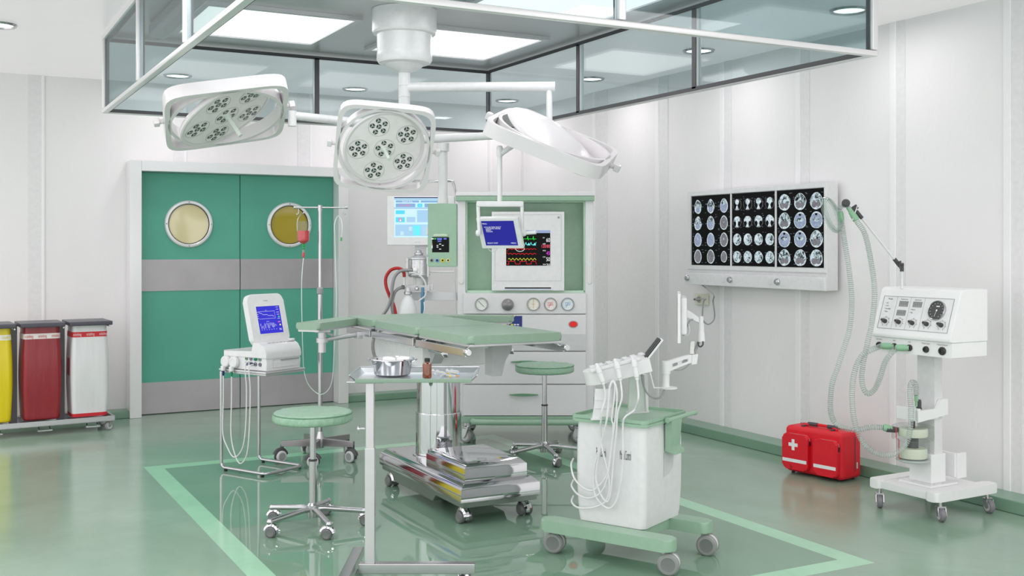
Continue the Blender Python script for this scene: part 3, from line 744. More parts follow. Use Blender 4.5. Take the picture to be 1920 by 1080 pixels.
# ================================================================== OPERATING TABLE
TX, TY = 2.735, 5.85
tb = thing('operating_table', 'operating table with four green pads, arm boards and a polished steel column and base', 'operating table', (TX, TY, 0))
def ch(x0, x1, y0, y1, z0, z1, c):       # plate with chamfered top edge
    b = MB()
    L0 = [(x0, y0), (x1, y0), (x1, y1), (x0, y1)]; L1 = [(x0 + c, y0 + c), (x1 - c, y0 + c), (x1 - c, y1 - c), (x0 + c, y1 - c)]
    lv = [(L0, z0), (L0, z1 - c * .9), (L1, z1)]
    vs = [[b.bm.verts.new((x, y, z)) for x, y in l] for l, z in lv]
    for A, Bq in zip(vs, vs[1:]):
        for i in range(4): b.bm.faces.new((A[i], A[(i + 1) % 4], Bq[(i + 1) % 4], Bq[i]))
    b.bm.faces.new(vs[0][::-1]); b.bm.faces.new(vs[-1])
    es = [e for e in b.bm.edges if e.calc_face_angle(0) > .5]
    bmesh.ops.bevel(b.bm, geom=es, offset=.006, segments=3, affect='EDGES', profile=.5)
    return b
ch(-.25, .235, -.625, .575, .125, .228, .04).build('base_plate', CHROME, tb, ang=50)
b = MB(); M = basis((-.235, 0, 0), (0, 1, 0), (0, 0, 1), (1, 0, 0))
b.prism([(-.615, .124), (.565, .124), (.565, .095), (.40, .095), (.34, .055), (-.22, .055), (-.26, .095), (-.615, .095)], .455, M)
b.build('base_skirt', mat('skirt_steel', (150, 156, 152), .2, .85), tb)
ch(-.205, .18, -.575, -.06, .2285, .325, .035).build('drive_housing', CHROME, tb, ang=50)
for x, y in ((-.195, -.56), (.18, -.56), (-.2, .47), (.18, .47)):
    cs = caster(tb, x, y, .1, .033, .075, yaw=.1)
MB().lathe([(.145, .2275), (.16, .2285), (.16, .233), (.142, .236)], (0, .22, 0), seg=48).build('column_collar', CHROME, tb)
b = MB(); b.lathe([(.141, .23), (.141, .485), (.138, .49), (.132, .49)], (0, .22, 0), seg=64); b.build('lower_column', CHROME, tb)
b = MB(); b.lathe([(.1335, .47), (.1335, .88), (0, .88)], (0, .22, 0), seg=64); b.build('upper_column', CHROME, tb)
# head: white beam, side box
b = MB(); b.box(-.215, .2, -.02, .74, .79, .93, bev=.008); hd = b.build('table_head', WHITE2, tb)
b = MB(); b.frame(rrect(.16, .52, .82, .90, .004), rrect(.175, .505, .835, .885, .004), .214, .2175, basis((0, 0, 0), (0, 1, 0), (0, 0, 1), (-1, 0, 0)) ); b.build('cover_panel', OFFW, hd)
b = MB(); M = basis((0, -.45, 0), (1, 0, 0), (0, 0, 1))
b.prism([(-.02, .972), (.10, .972), (.10, .925), (.055, .87), (.035, .785), (-.02, .785)], .10, M, bev=.004); b.build('leg_bracket', mat('bracket_grey', (184, 184, 187), .4), tb)
b = MB(); b.box(-.05, .09, -.5, -.0, .935, .97, bev=.004); b.build('centre_beam', WHITE2, tb)
b = MB(); M = basis((-.16, 0, 0), (0, 1, 0), (0, 0, 1), (1, 0, 0)); b.prism([(-.09, .93), (-.02, .93), (.1, .80), (.06, .775), (-.01, .80), (-.07, .86)], .07, M, bev=.004); b.build('leg_bracket', mat('bracket_grey', (184, 184, 187), .4), tb)
# pads, under-frame and rails in three sections
RAILS = mat('rail_steel', (214, 213, 216), .18, .9, var=.01)
secs = [(-.80, -.115), (-.105, .585), (.595, 1.10)]
W_ = .285
def pad(y0, y1, z0=.99, th=.043, taper=0.0):
    b = MB(); M = Matrix.Identity(4)
    pts = rrect(-W_, W_, y0, y1, .03, 5)
    b.prism(pts, z0 + th, None, bev=.015, h0=z0, seg=4)
    for v in b.bm.verts:
        if v.co.z > z0 + th * .5: v.co.z += .012 * (1 - (v.co.x / W_) ** 2)
    return b
for i, (y0, y1) in enumerate(secs):
    pad(y0, y1).build('pad', GPAD, tb, ang=60)
    MB().box(-W_ + .006, W_ - .006, y0 + .006, y1 - .006, .976, .9895, bev=.002).build('pad_tray', ALU, tb)
    for s in (-1, 1):
        b = MB(); x = s * (W_ + .012); b.box(x - .006, x + .006, y0 + .015, y1 - .015 if i < 2 else y1 - .05, .926, .968, bev=.003)
        for yy in (y0 + .06, y1 - .07): b.cyl((x, yy, .955), (s * (W_ - .03), yy, .975), .008, seg=10)
        if i == 0: b.lathe([(0, 0), (.012, 0), (.019, .006), (.019, .035), (.015, .04), (0, .04)], (x, y0 + .02, .951), (0, -1, 0), 20)
        b.build('side_rail', RAILS, tb)
for s in (-1, 1):
    for yy in (-.11, .59):
        b = MB(); b.cyl((s * (W_ - .01), yy, .972), (s * (W_ + .01), yy, .972), .009, seg=12); b.box(s * W_ - .006, s * W_ + .006, yy - .012, yy + .012, .92, .972, bev=.002); b.build('joint', DGREY, tb)
    # telescopic leg-plate arms with tilt levers
    b = MB(); b.tube([(s * .14, .08, .925), (s * .21, -.14, .905), (s * .21, -.32, .9)], .017, 14, smooth=False); b.lathe([(0, 0), (.018, 0), (.021, .006), (.021, .06), (.017, .066), (0, .066)], (s * .21, -.33, .9), (0, 1, 0), 20)
    M = basis((s * .21 - .012, -.3, .9), (0, 1, 0), (0, 0, 1), (1, 0, 0)); b.prism([(-.05, -.02), (.0, -.022), (.1, .05), (.06, .062)], .024, M, bev=.003)
    b.build('tilt_arm', RAILS, tb)
# arm boards
def armboard(c0, c1, w, post, railpt):
    c0, c1 = Vector(c0), Vector(c1); d = c1 - c0; L_ = d.length; ang = math.atan2(d.y, d.x)
    M = Matrix.Translation(c0) @ Matrix.Rotation(ang, 4, 'Z')
    b = MB(); b.prism(rrect(0, L_, -w / 2, w / 2, .02, 5), .042, M, bev=.015, seg=4)
    pd = b.build('arm_board', GPAD, tb, ang=60)
    MB().prism(rrect(.015, L_ - .012, -w / 2 + .012, w / 2 - .012, .012, 4), -.001, M, h0=-.012).build('board_tray', ALU, pd)
    p = Vector(post); b = MB(); z = c0.z - .012
    b.box(p.x - .045, p.x + .045, p.y - .03, p.y + .03, z - .014, z - .0005, bev=.003); b.cyl((p.x, p.y, z - .012), (p.x, p.y, z - .05), .026, seg=20); b.cyl((p.x, p.y, z - .05), (p.x, p.y, z - .078), .036, seg=20); b.cyl((p.x, p.y, z - .078), (p.x, p.y, z - .14), .024, seg=20)
    b.tube([(p.x + .03, p.y - .02, z - .02), (p.x + .05, p.y - .05, z - .03)], .008, 8, smooth=False)
    r = Vector(railpt); b.tube([(p.x, p.y, z - .064), r], .014, 12, smooth=False); b.box(r.x - .02, r.x + .02, r.y - .035, r.y + .035, r.z - .025, r.z + .02, bev=.004)
    b.build('clamp_post', ALU, pd)
armboard((-.27, 1.02, .988), (-.715, .60, .988), .17, (-.585, .70, 0), (-.31, .80, .93))
armboard((.27, 1.0, .988), (.75, .655, .988), .155, (.6, .76, 0), (.31, .80, .93))

# ================================================================== FETAL MONITOR ON TUBE STAND
fm_o = (1.9465, 7.2025, 0); RZ = math.radians(28.1)
st = thing('tube_stand', 'bent steel tube stand with a flat shelf, left of the drip stand', 'stand', fm_o, RZ)
HX, HY = .168, .212; r = .0115; zs = .685
b = MB()
def corner(a, c, e, k=.03):
    a, c, e = Vector(a), Vector(c), Vector(e); return [c + (a - c).normalized() * k, c + (a - c).normalized() * k * .35 + (e - c).normalized() * k * .35, c + (e - c).normalized() * k]
P_ = [(-HX, HY, zs - .02), (-HX, HY, .022), (-HX, -HY, .022), (HX, -HY, .022), (HX, HY, .022), (HX, HY, zs - .02)]
pts = [Vector(P_[0])]
for i in range(1, 5): pts += corner(P_[i - 1], P_[i], P_[i + 1])
pts.append(Vector(P_[5])); b.tube(pts, r, 14, smooth=False); b.build('tube_frame', STEEL, st)
b = MB(); b.tube([(-HX, HY, zs - .02)] + corner((-HX, HY, 0), (-HX, HY, zs - .02), (-HX, -HY, zs - .02)) [1:] + [(-HX, -HY, zs - .02)] + [(HX, -HY, zs - .02), (HX, HY, zs - .02)], .008, 10, smooth=False)
b.box(-HX - .012, HX + .012, -HY - .012, HY + .012, zs - .013, zs, bev=.004); b.build('shelf', ALU, st)
for x, y in ((-HX, HY * .8), (-HX, -HY * .85), (HX, -HY * .85), (HX, HY * .8)): MB().cyl((x, y, 0), (x, y, .014), .011, seg=14).build('foot', BLACK, st)
fm = thing('fetal_monitor', 'white portable monitor with raised tilted blue trace screen standing on the tube stand', 'monitor', (fm_o[0], fm_o[1], zs), RZ)
b = MB(); M = basis((-.155, 0, 0), (0, 1, 0), (0, 0, 1), (1, 0, 0))
b.prism([(-.2, .002), (.2, .002), (.205, .06), (.2, .115), (-.19, .115), (-.205, .06)], .31, M, bev=.006, seg=3); body = b.build('body', WHITE2, fm)
b = MB(); M = basis((-.16, 0, .103), (0, 1, 0), (0, 0, 1), (1, 0, 0))
arc = [(-.12 + -.085 * math.cos(math.radians(a)), .078 * math.sin(math.radians(a))) for a in range(0, 91, 10)]
b.prism([(-.205, -.02)] + arc + [(-.085, .08), (-.075, .07), (-.075, .02), (.2, .02), (.2, -.02)], .32, M, bev=.006, seg=3); b.build('top_cover', WHITE2, fm)
MB().box(-.03, .13, -.212, -.204, .066, .070).build('paper_slot', GREY, body)
MB().frame(rrect(-.1, .14, .02, .075, .006), rrect(-.097, .137, .023, .072, .005), .0, .002, front((0, -.2035, 0))).build('paper_door', LGREY, body)
# screen panel
tl = math.radians(14); ux = Vector((1, 0, 0)); uz = Vector((0, math.sin(tl), math.cos(tl))); nz = ux.cross(uz)
M = basis((-.0, -.088, .160), ux, uz, nz)
b = MB(); b.prism(rrect(-.163, .163, 0, .345, .045, 6), .016, M, h0=-.028, bev=.008, seg=3); pn = b.build('screen_panel', WHITE2, fm)
s = MB(); quad(s, M, -.098, .112, .075, .26, .017)
s.mi = 1; W = .0012
stroke(s, M, [(-.083, .225), (.06, .225), (.06, .175), (-.083, .175)], W, .0176)
stroke(s, M, [(-.083, .222), (-.07, .213), (-.06, .213), (-.045, .203), (-.01, .203), (.0, .195), (.035, .195), (.05, .187)], W * 1.4, .0178)
pts = []; random.seed(4)
for k in range(44):
    x = -.083 + k * .0033; pts.append((x, .125 + random.choice([-.016, .004, .02, -.004, .012, -.008])))
stroke(s, M, pts, W, .0178)
for k in range(7): stroke(s, M, [(-.08 + k * .022, .101), (-.074 + k * .022, .101)], W * 1.5, .0178)
for k in range(4): stroke(s, M, [(-.093, .222 - k * .014), (-.088, .222 - k * .014)], W * 2, .0178)
text_bm(s, 'DAYS', .006, M @ Matrix.Translation((-.015, .231, .0178))); text_bm(s, 'MINUTES', .006, M @ Matrix.Translation((-.015, .155, .0178))); text_bm(s, '30.5', .017, M @ Matrix.Translation((.09, .098, .0178)), stretch=.8)
for y in (.25, .235, .215, .2, .172, .15): stroke(s, M, [(.078, y), (.1, y)], W * 1.6, .0178)
for k, (x, y) in enumerate(((.093, .184), (.083, .147), (.093, .128))):
    s.mi = 2 + k; quad(s, M, x - .006, x + .006, y - .005, y + .005, .0178)
s.build('screen', [lit('trace_blue', (50, 48, 194), 1.0), lit('lit_white', (235, 238, 240)), lit('lit_green', (70, 220, 150)), lit('lit_magenta', (210, 40, 150)), lit('lit_yellow', (235, 220, 110))], pn)
MB().frame(rrect(-.104, .118, .069, .266, .004), rrect(-.0985, .1125, .0745, .2605, .002), .016, .0185, M).build('bezel', mat('warm_white', (236, 234, 222), .4), pn)
s = MB(); quad(s, M, -.02, .02, .296, .3, .0164); s.build('badge', GREY, pn)
b = MB(); b.lathe([(0, 0), (.02, .001), (.021, .012), (.017, .016), (0, .017)], (.135, -.135, .180), seg=22, sx=1.3); b.build('paper_knob', WHITE, fm)
for k in range(6): MB().box(-.09 + k * .035, -.068 + k * .035, -.150, -.136, .178, .186, bev=.002).build('button', OFFW, fm)
# sockets and transducers on the left side
GS, NS = mat('green_socket', (20, 130, 96), .4), mat('navy_socket', (30, 36, 96), .4)
for rI in range(2):
    for k in range(4):
        b = MB(); c = (-.1555, -.02 - k * .042, .078 - rI * .034); b.mi = 0; b.lathe([(.0095, 0), (.0125, 0), (.0125, .004), (.0095, .004)], c, (-1, 0, 0), 18); b.mi = 1; b.lathe([(.0098, .001), (.0055, .002)], c, (-1, 0, 0), 14); b.mi = 2; b.lathe([(.0055, .003), (0, .004)], c, (-1, 0, 0), 12)
        b.build('socket', [NS if (rI or k == 1) else GS, WHITE, DGREY], fm)
lp = local(fm)
for i, (yy, cm) in enumerate(((.165, NS), (.085, GS))):
    b = MB(); c = (-.157, yy, .048); b.lathe([(0, 0), (.036, .0), (.04, .008), (.04, .02), (.036, .027), (.024, .029), (.022, .027), (0, .027)], c, (-1, 0, 0), 32)
    b.box(-.206, -.183, yy - .014, yy + .014, -.012, .022, bev=.005); tr = b.build('transducer', WHITE2, fm)
    MB().lathe([(.009, 0), (.008, -.02), (.005, -.035)], (-.192, yy, -.010), seg=14).build('strain_relief', cm, tr)
    yo, z0 = ((-.06, .06), (-.095, .045))[i]
    x_ = -.192
    lowz = (-.575, -.61)[i]
    e = Vector((-.166, yo, z0))
    MB().tube([(x_, yy, -.04), (x_, yy, -.2), (x_ - .005, yy - .0, -.42), (x_ - .006, yy - (yy - yo) * .2, lowz + .06), (x_ - .006, (yy + yo) / 2, lowz), (x_ - .006, yo + (yy - yo) * .15, lowz + .07), (x_ - .004, yo + .005, -.35), (x_ - .002, yo, -.12), (x_ - .012, yo, -.02), (x_ - .012, yo, z0 - .012), e], .0042, 8).build('cable', CABLE, tr)
for y0, z0, cm in ((-.115, .078, GS), (-.08, .044, NS)):
    MB().lathe([(0, 0), (.008, .0), (.0085, .02), (.006, .024), (0, .024)], (-.157, y0, z0), (-1, 0, 0), 14).build('plug', cm, fm)
# ================================================================== ANAESTHESIA WORKSTATION
DC = 8.2; RC = (986 - 960) / FPX * DC
cab = thing('anaesthesia_machine', 'tall white and green anaesthesia workstation with gauges, drawers and a side arm of hoses', 'anaesthesia machine', vw(RC, DC), -YAW)
KC = DC / FPX
def cx(px): return (px - 986) * KC
def cz(py): return CAM_H - (py - HOR) * KC
DEPTH = .62
CABW = mat('cabinet_white', (224, 222, 225), .35, var=.012)
NICHE = mat('niche_green', (184, 214, 192), .4)
zb = cz(779)
b = MB(); b.box(cx(858), cx(873), 0, DEPTH, cz(790), cz(376), bev=.006); b.box(cx(1097.5), cx(1113), 0, DEPTH, cz(790), cz(376), bev=.006)
for a_, c_ in ((858, 873), (1097.5, 1113)):
    pass
b.build('side_column', CABW, cab)
for px in (865, 1105):
    b = MB(); M = front((0, -.001, 0)); b.prism(rrect(cx(px) - .015, cx(px) + .015, cz(533), cz(458), .015, 6), .006, M, bev=.004, h0=-.001); b.build('grip', OFFW, cab)
b = MB(); b.box(cx(855), cx(1115), -.03, DEPTH + .02, cz(367.5), cz(360), bev=.004); b.build('top_board', WHITE2, cab)
b = MB(); b.box(cx(854.5), cx(1114.5), -.028, DEPTH + .01, cz(377), cz(367.6), bev=.005); b.build('top_fascia', GPAINT, cab)
b = MB(); b.box(cx(873), cx(1097.5), .24, .27, cz(548), cz(377)); b.box(cx(873), cx(876), .02, .24, cz(548), cz(377)); b.box(cx(1094.5), cx(1097.5), .02, .24, cz(548), cz(377)); b.box(cx(873), cx(1097.5), .02, .24, cz(549.5), cz(545)); b.box(cx(873), cx(1097.5), .03, .24, cz(379), cz(377)); b.build('niche', NICHE, cab)
# carcass and fronts
MB().box(cx(873), cx(1097.5), .012, DEPTH, cz(779), cz(549.6)).build('carcass', OFFW, cab)
rows = [(549.5, 588, 'gauge_panel'), (589.5, 657, 'control_panel'), (659.5, 719, 'drawer'), (721, 778.5, 'drawer')]
fr = []
for y0, y1, nm in rows:
    fr.append(MB().box(cx(869), cx(1098.5), -.022, .0115, cz(y1), cz(y0), bev=.003).build(nm, CABW, cab))
MB().box(cx(869.5), cx(1098), -.0225, -.0215, cz(656), cz(626)).build('shade_strip', LGREY, fr[1])
for f_, (px, py) in ((fr[2], (985, 678)), (fr[3], (982, 739.5))):
    b = MB(); b.prism([(-.11 + .22 * k / 16, .012 * math.sin(PI * k / 16) * .5 + (.004 if True else 0)) for k in range(17)] + [(.11 - .22 * k / 16, -.009 * math.sin(PI * k / 16)) for k in range(17)], .022, front((cx(px), -.022, cz(py))), bev=.002); b.build('handle', mat('handle_green', (104, 150, 118), .4), f_)
# gauges
for px, kind in ((903, 0), (1000, 1), (1032, 2), (1064, 3)):
    c = Vector((cx(px), -.0225, cz(570))); R = .05
    b = MB(); b.lathe([(R * .86, 0), (R * .86, .014), (R * .92, .018), (R, .012), (R, 0)], c, (0, -1, 0), 40); b.mi = 1; b.lathe([(R * .87, .008), (0, .008)], c, (0, -1, 0), 40)
    M = front(c + Vector((0, -.0085, 0))); b.mi = 2
    for k in range(21):
        a = math.radians(-45 + 270 * k / 20); r0 = R * (.68 if k % 5 == 0 else .74); stroke(b, M, [(r0 * math.cos(a), r0 * math.sin(a)), (R * .82 * math.cos(a), R * .82 * math.sin(a))], .0014, .0004)
    b.mi = 3
    ang = (-45, 90, 215, 35)[kind]; a = math.radians(ang)
    if kind == 0: stroke(b, M, [(-R * .45, R * .45), (R * .4, -R * .4)], .003, .0008)
    elif kind == 1: stroke(b, M, [(0, -R * .6), (0, R * .72)], .0022, .0008); stroke(b, M, [(-R * .3, 0), (R * .25, 0)], .0018, .0008)
    else:
        stroke(b, M, [(-R * .28, -R * .5), (R * .1, R * .15)], .003, .0008)
        for w_ in (-.2, 0, .2): stroke(b, M, [(-R * .4, w_ * R), (R * .4, w_ * R + R * .1)], .003, .0006)
    face = [(232, 236, 232), (236, 234, 220), (238, 232, 230), (230, 236, 240)][kind]; ndl = [(50, 50, 54), (220, 120, 70), (224, 60, 64), (90, 150, 205)][kind]
    b.build('gauge', [STEEL, mat('gauge_face_%d' % kind, face, .5), INK, mat('gauge_needle_%d' % kind, ndl, .5)], fr[0])
b = MB(); b.lathe([(.044, 0), (.046, .012), (.04, .026), (.022, .036), (0, .038)], (cx(952), -.0225, cz(571)), (0, -1, 0), 32); b.build('knob', mat('knob_grey', (136, 134, 136), .3, .5), fr[0])
b = MB(); M = front((cx(1074.5), -.0228, cz(607.5))); b.prism(ell(0, 0, .036, .026), .004, M, h0=0); b.mi = 1; b.prism(ell(0, 0, .03, .021), .009, M, h0=.002, bev=.003); b.build('red_button', [GREY, mat('signal_red', (244, 6, 10), .3)], fr[1])
# blue display plate
M = front((0, -.0228, 0)); b = MB(); quad(b, M, cx(950), cx(979), cz(618), cz(592), .0005)
b.mi = 1; poly(b, M, [(cx(950), cz(592)), (cx(966), cz(592)), (cx(958), cz(600)), (cx(950), cz(606))], .001); poly(b, M, [(cx(943), cz(618)), (cx(943) + .03, cz(611)), (cx(953), cz(606)), (cx(956), cz(618))], .001)
for k in range(3): b.mi = 1 if k == 0 else 2; quad(b, M, cx(958 + 5.5 * k), cx(962 + 5.5 * k), cz(609.5), cz(607), .001); b.mi = 2; quad(b, M, cx(958 + 5.5 * k), cx(962 + 5.5 * k), cz(613.5), cz(611), .001)
b.build('sign_plate', [mat('sign_blue', (34, 50, 130), .4), mat('sign_yellow', (246, 226, 20), .4), PAPER], fr[1])
# plinth, foot rail, casters
b = MB(); b.box(cx(866), cx(1102), -.02, DEPTH, cz(792.5), cz(779.5), bev=.006); b.build('plinth', GPAINT, cab)
b = MB(); b.tube([(cx(887), -.03, cz(788)), (cx(892), -.08, cz(788)), (cx(930), -.1, cz(788)), (cx(1060), -.1, cz(788)), (cx(1096), -.08, cz(788)), (cx(1100), -.03, cz(788))], .022, 12); b.build('foot_rail', GPAINT, cab)
for x, y in ((cx(878), .06), (cx(1090), .06), (cx(878), DEPTH - .06), (cx(1090), DEPTH - .06)): caster(cab, x, y, cz(793), .058, .05, yaw=.9, twin=False, forkm=STEEL, tyrem=GREY, hubm=LGREY)
# patient monitor in the niche
b = MB(); b.box(cx(922), cx(1058), -.02, .235, cz(545), cz(397), bev=.004); mon = b.build('patient_monitor', WHITE2, cab)
F = front((0, -.0205, 0))
b = MB(); b.frame(rrect(cx(927.5), cx(1052.5), cz(527), cz(402), .004), rrect(cx(928.5), cx(1051.5), cz(526), cz(403), .003), 0, .001, F); b.build('front_panel_seam', LGREY, mon)
b = MB(); b.lathe([(.006, 0), (.008, .003), (0, .004)], (cx(1047), -.0205, cz(408)), (0, -1, 0), 16); b.build('lock', GREY, mon)
s = MB(); quad(s, F, cx(949), cx(1031.5), cz(498), cz(436), .0012)
def line(f, x0, x1, n, mi, w=.0035):
    s.mi = mi; stroke(s, F, [(cx(x0 + (x1 - x0) * k / n), cz(f(k))) for k in range(n + 1)], w, .0018)
s.mi = 1; quad(s, F, cx(949), cx(1031.5), cz(437), cz(431.8), .0016); s.mi = 2; text_bm(s, 'Adult  -- demo 00:42', .016, F @ Matrix.Translation((cx(990), cz(434.3), .002)))
line(lambda k: 448 - (5 if k % 12 == 6 else (-2 if k % 12 == 7 else 0)), 953, 1005, 60, 3, .003)
line(lambda k: 459 - (4.5 if k % 11 == 5 else (2.5 if k % 11 in (4, 6) else 0)), 953, 1005, 60, 4)
s.mi = 4
for x in (968, 979, 991, 1002): poly(s, F, [(cx(x - 3), cz(460)), (cx(x + 3), cz(460)), (cx(x + .5), cz(455))], .0019)
line(lambda k: 468.5 - 2.2 * abs(math.sin(k * .42)) ** .6, 953, 1005, 60, 5)
line(lambda k: 477.5 - 2.6 * abs(math.sin(k * .36)), 953, 1005, 60, 5)
line(lambda k: 486 - 1.8 * math.sin(k * .8), 953, 1005, 60, 6)
s.mi = 5; stroke(s, F, [(cx(x), cz(y)) for x, y in ((950, 495.5), (954, 495.5), (954, 490), (965, 490), (967, 495), (975, 495), (975, 490), (987, 490), (987, 495), (996, 495), (996, 490), (1004, 490), (1006, 495.5))], .0035, .0018)
for mi, tx, y, sz in ((2, '60', 450.5, .042), (7, '120/80', 462, .034), (8, '45', 475, .04), (2, '50', 486.5, .042), (2, '36.6', 496, .022)):
    s.mi = mi; text_bm(s, tx, sz, F @ Matrix.Translation((cx(1031.2), cz(y), .0019)), 'RIGHT', .72)
s.mi = 2
for tx, y in (('HR', 446), ('NIBP', 457.5), ('SPO2', 470), ('CO2', 482), ('TEMP', 496)): text_bm(s, tx, .013, F @ Matrix.Translation((cx(1017.5), cz(y), .0019)), 'LEFT', .8)
s.mi = 5
for y in (470, 474, 489): quad(s, F, cx(950), cx(952.5), cz(y + 1), cz(y), .0019)
s.build('screen', [mat('monitor_black', (4, 4, 6), .3, spec=.12), lit('lit_slate', (150, 165, 200), .9), lit('lit_white', (235, 238, 240)), lit('lit_green2', (30, 230, 60)), lit('lit_cyan', (110, 235, 235)), lit('lit_red', (214, 24, 30)), lit('lit_yellow2', (214, 214, 50)), lit('lit_rose', (240, 90, 110)), lit('lit_violet', (220, 60, 220))], mon)
b = MB(); b.box(cx(943.5), cx(1036), -.027, -.019, cz(544), cz(538), bev=.002); b.mi = 1; quad(b, front((0, -.0272, 0)), cx(946.5), cx(1033), cz(541.5), cz(538.5)); b.mi = 2; quad(b, front((0, -.0273, 0)), cx(946.5), cx(1033), cz(543), cz(541)); b.build('paper_tray', [WHITE, BLACK, mat('paper_blue', (196, 208, 228), .5)], mon)

# touch screen on its own post, left side
YS_ = .12
b = MB(); b.box(cx(722), cx(851), YS_, YS_ + .05, cz(460), cz(366), bev=.008); ts = b.build('touch_screen', WHITE2, cab)
F = front((0, YS_ - .0005, 0)); s = MB(); quad(s, F, cx(736), cx(836), cz(445), cz(369.5), .0008)
def bx(x0, x1, y0, y1, mi): s.mi = mi; quad(s, F, cx(x0), cx(x1), cz(y1), cz(y0), .0014 if mi != 2 else .0018)
bx(736, 836, 368.5, 370.3, 1); bx(736, 833, 371.5, 373, 3); bx(739, 783, 374.5, 378.5, 3); bx(786.5, 832, 374.5, 378.5, 3); bx(739, 776, 380.5, 387.5, 3); bx(780, 789.5, 380.5, 387.5, 4); bx(793.5, 832, 380.5, 387.5, 3)
bx(736, 836, 388.5, 390, 3); bx(739, 756, 393.5, 400.5, 4); bx(759.5, 776, 393, 400.5, 5); bx(739, 756, 406.5, 416, 4); bx(759.5, 776, 406, 416, 6); bx(779.5, 832, 393, 416, 6)
bx(738, 834, 420.5, 442, 6); bx(772, 785, 422, 441, 7); bx(787, 800, 422, 440, 5); bx(764, 770, 424.5, 432, 5); bx(747.5, 754, 433.5, 441, 5)
bx(744, 751, 407.5, 414.5, 8)
s.mi = 2; text_bm(s, 'System Stop', .016, F @ Matrix.Translation((cx(761), cz(376.6), .002))); text_bm(s, 'i', .022, F @ Matrix.Translation((cx(784.7), cz(384), .002)))
s.mi = 8; text_bm(s, 'JUL-OMNI', .02, F @ Matrix.Translation((cx(757), cz(384), .002)))
s.mi = 2; poly(s, F, [(cx(746), cz(414)), (cx(748), cz(409.5)), (cx(749.5), cz(414))], .0022)
s.build('screen', [lit('ts_pale', (200, 236, 246), .95), lit('ts_navy', (20, 26, 110), .6), lit('ts_white', (240, 246, 250), .95), lit('ts_steel', (132, 172, 214), .95), lit('ts_cyan', (90, 214, 246), .95), lit('ts_ice', (206, 236, 242), .95), lit('ts_blue', (164, 204, 234), .95), lit('ts_aqua', (70, 246, 250), .95), lit('ts_pink', (238, 110, 150), .95)], ts)
for x in (777, 784): MB().box(cx(x - 1.8), cx(x + 1.8), YS_ - .004, YS_ + .002, cz(454), cz(452.5), bev=.001).build('key', LGREY, ts)
b = MB(); b.box(cx(774), cx(800), YS_ + .04, YS_ + .09, cz(545), cz(400), bev=.004); b.build('screen_post', LGREY, cab)
# bracket beam and block
b = MB(); b.box(cx(770), cx(858), .1, .16, cz(564.5), cz(549), bev=.003); b.build('side_beam', CABW, cab)
b = MB(); b.box(cx(757.5), cx(805), .03, .1, cz(546), cz(535), bev=.004); b.box(cx(805), cx(811), .05, .1, cz(544), cz(534), bev=.003); blk = b.build('valve_block', CABW, cab)
b = MB(); c = (cx(781), .03, cz(541)); b.lathe([(.015, 0), (.015, .014), (.01, .02), (0, .02)], c, (0, -1, 0), 20); b.build('pressure_dial', STEEL, blk)
# vaporiser
GL = mat('speckled_steel', (196, 196, 198), .2, .6, var=.25, scale=160)
vx, vy = cx(784), .06
b = MB(); b.lathe([(0, cz(520)), (.07, cz(520)), (.088, cz(516)), (.088, cz(514)), (.082, cz(513)), (.082, cz(487)), (.088, cz(486)), (.088, cz(483.5)), (.07, cz(482)), (.03, cz(478)), (.03, cz(474.5)), (.024, cz(474)), (0, cz(474))], (vx, vy, 0), seg=40); vp = b.build('vaporiser', GL, cab)
b = MB(); b.lathe([(.03, cz(478)), (.034, cz(477)), (.034, cz(474.5)), (.02, cz(473.5)), (.018, cz(469.5)), (.01, cz(468.3)), (0, cz(468.3))], (vx, vy, 0), seg=28); b.build('filler_cap', STEEL, vp)
for px in (764, 787, 803): MB().cyl((cx(px), vy - .075, cz(519)), (cx(px), vy - .075, cz(484)), .008, seg=12).build('tie_rod', OFFW, vp)
b = MB(); b.lathe([(.032, cz(536)), (.032, cz(522)), (.045, cz(520.5))], (vx, vy, 0), seg=26); b.cyl((vx - .03, vy - .02, cz(536)), (vx - .03, vy - .02, cz(520)), .012, seg=12); b.build('neck', OFFW, vp)
b = MB(); b.lathe([(0, 0), (.018, 0), (.02, .006), (.02, .03), (.012, .034), (0, .034)], (cx(775), -.02, cz(506.5)), (1, 0, 0), 20); b.build('port', WHITE, vp)
b = MB(); b.tube([(cx(764), -.01, cz(506)), (cx(764), -.01, cz(494)), (cx(762.5), -.01, cz(491)), (cx(766), -.01, cz(489.5))], .007, 8); b.build('tap', STEEL, vp)
# breathing bag
bx_, by_ = cx(765), .0
b = MB(); b.lathe([(.012, cz(539)), (.014, cz(546)), (.026, cz(547)), (.026, cz(551)), (.014, cz(552)), (.02, cz(554)), (.045, cz(563)), (.065, cz(575)), (.074, cz(590)), (.068, cz(606)), (.045, cz(618)), (.015, cz(624)), (0, cz(625))], (bx_, by_, 0), seg=36); b.build('breathing_bag', mat('bag_white', (226, 226, 228), .35), cab)
b = MB(); b.lathe([(.0255, cz(546.6)), (.03, cz(547.4)), (.03, cz(551)), (.0255, cz(552))], (bx_, by_, 0), seg=26); b.build('bag_collar', STEEL, cab)
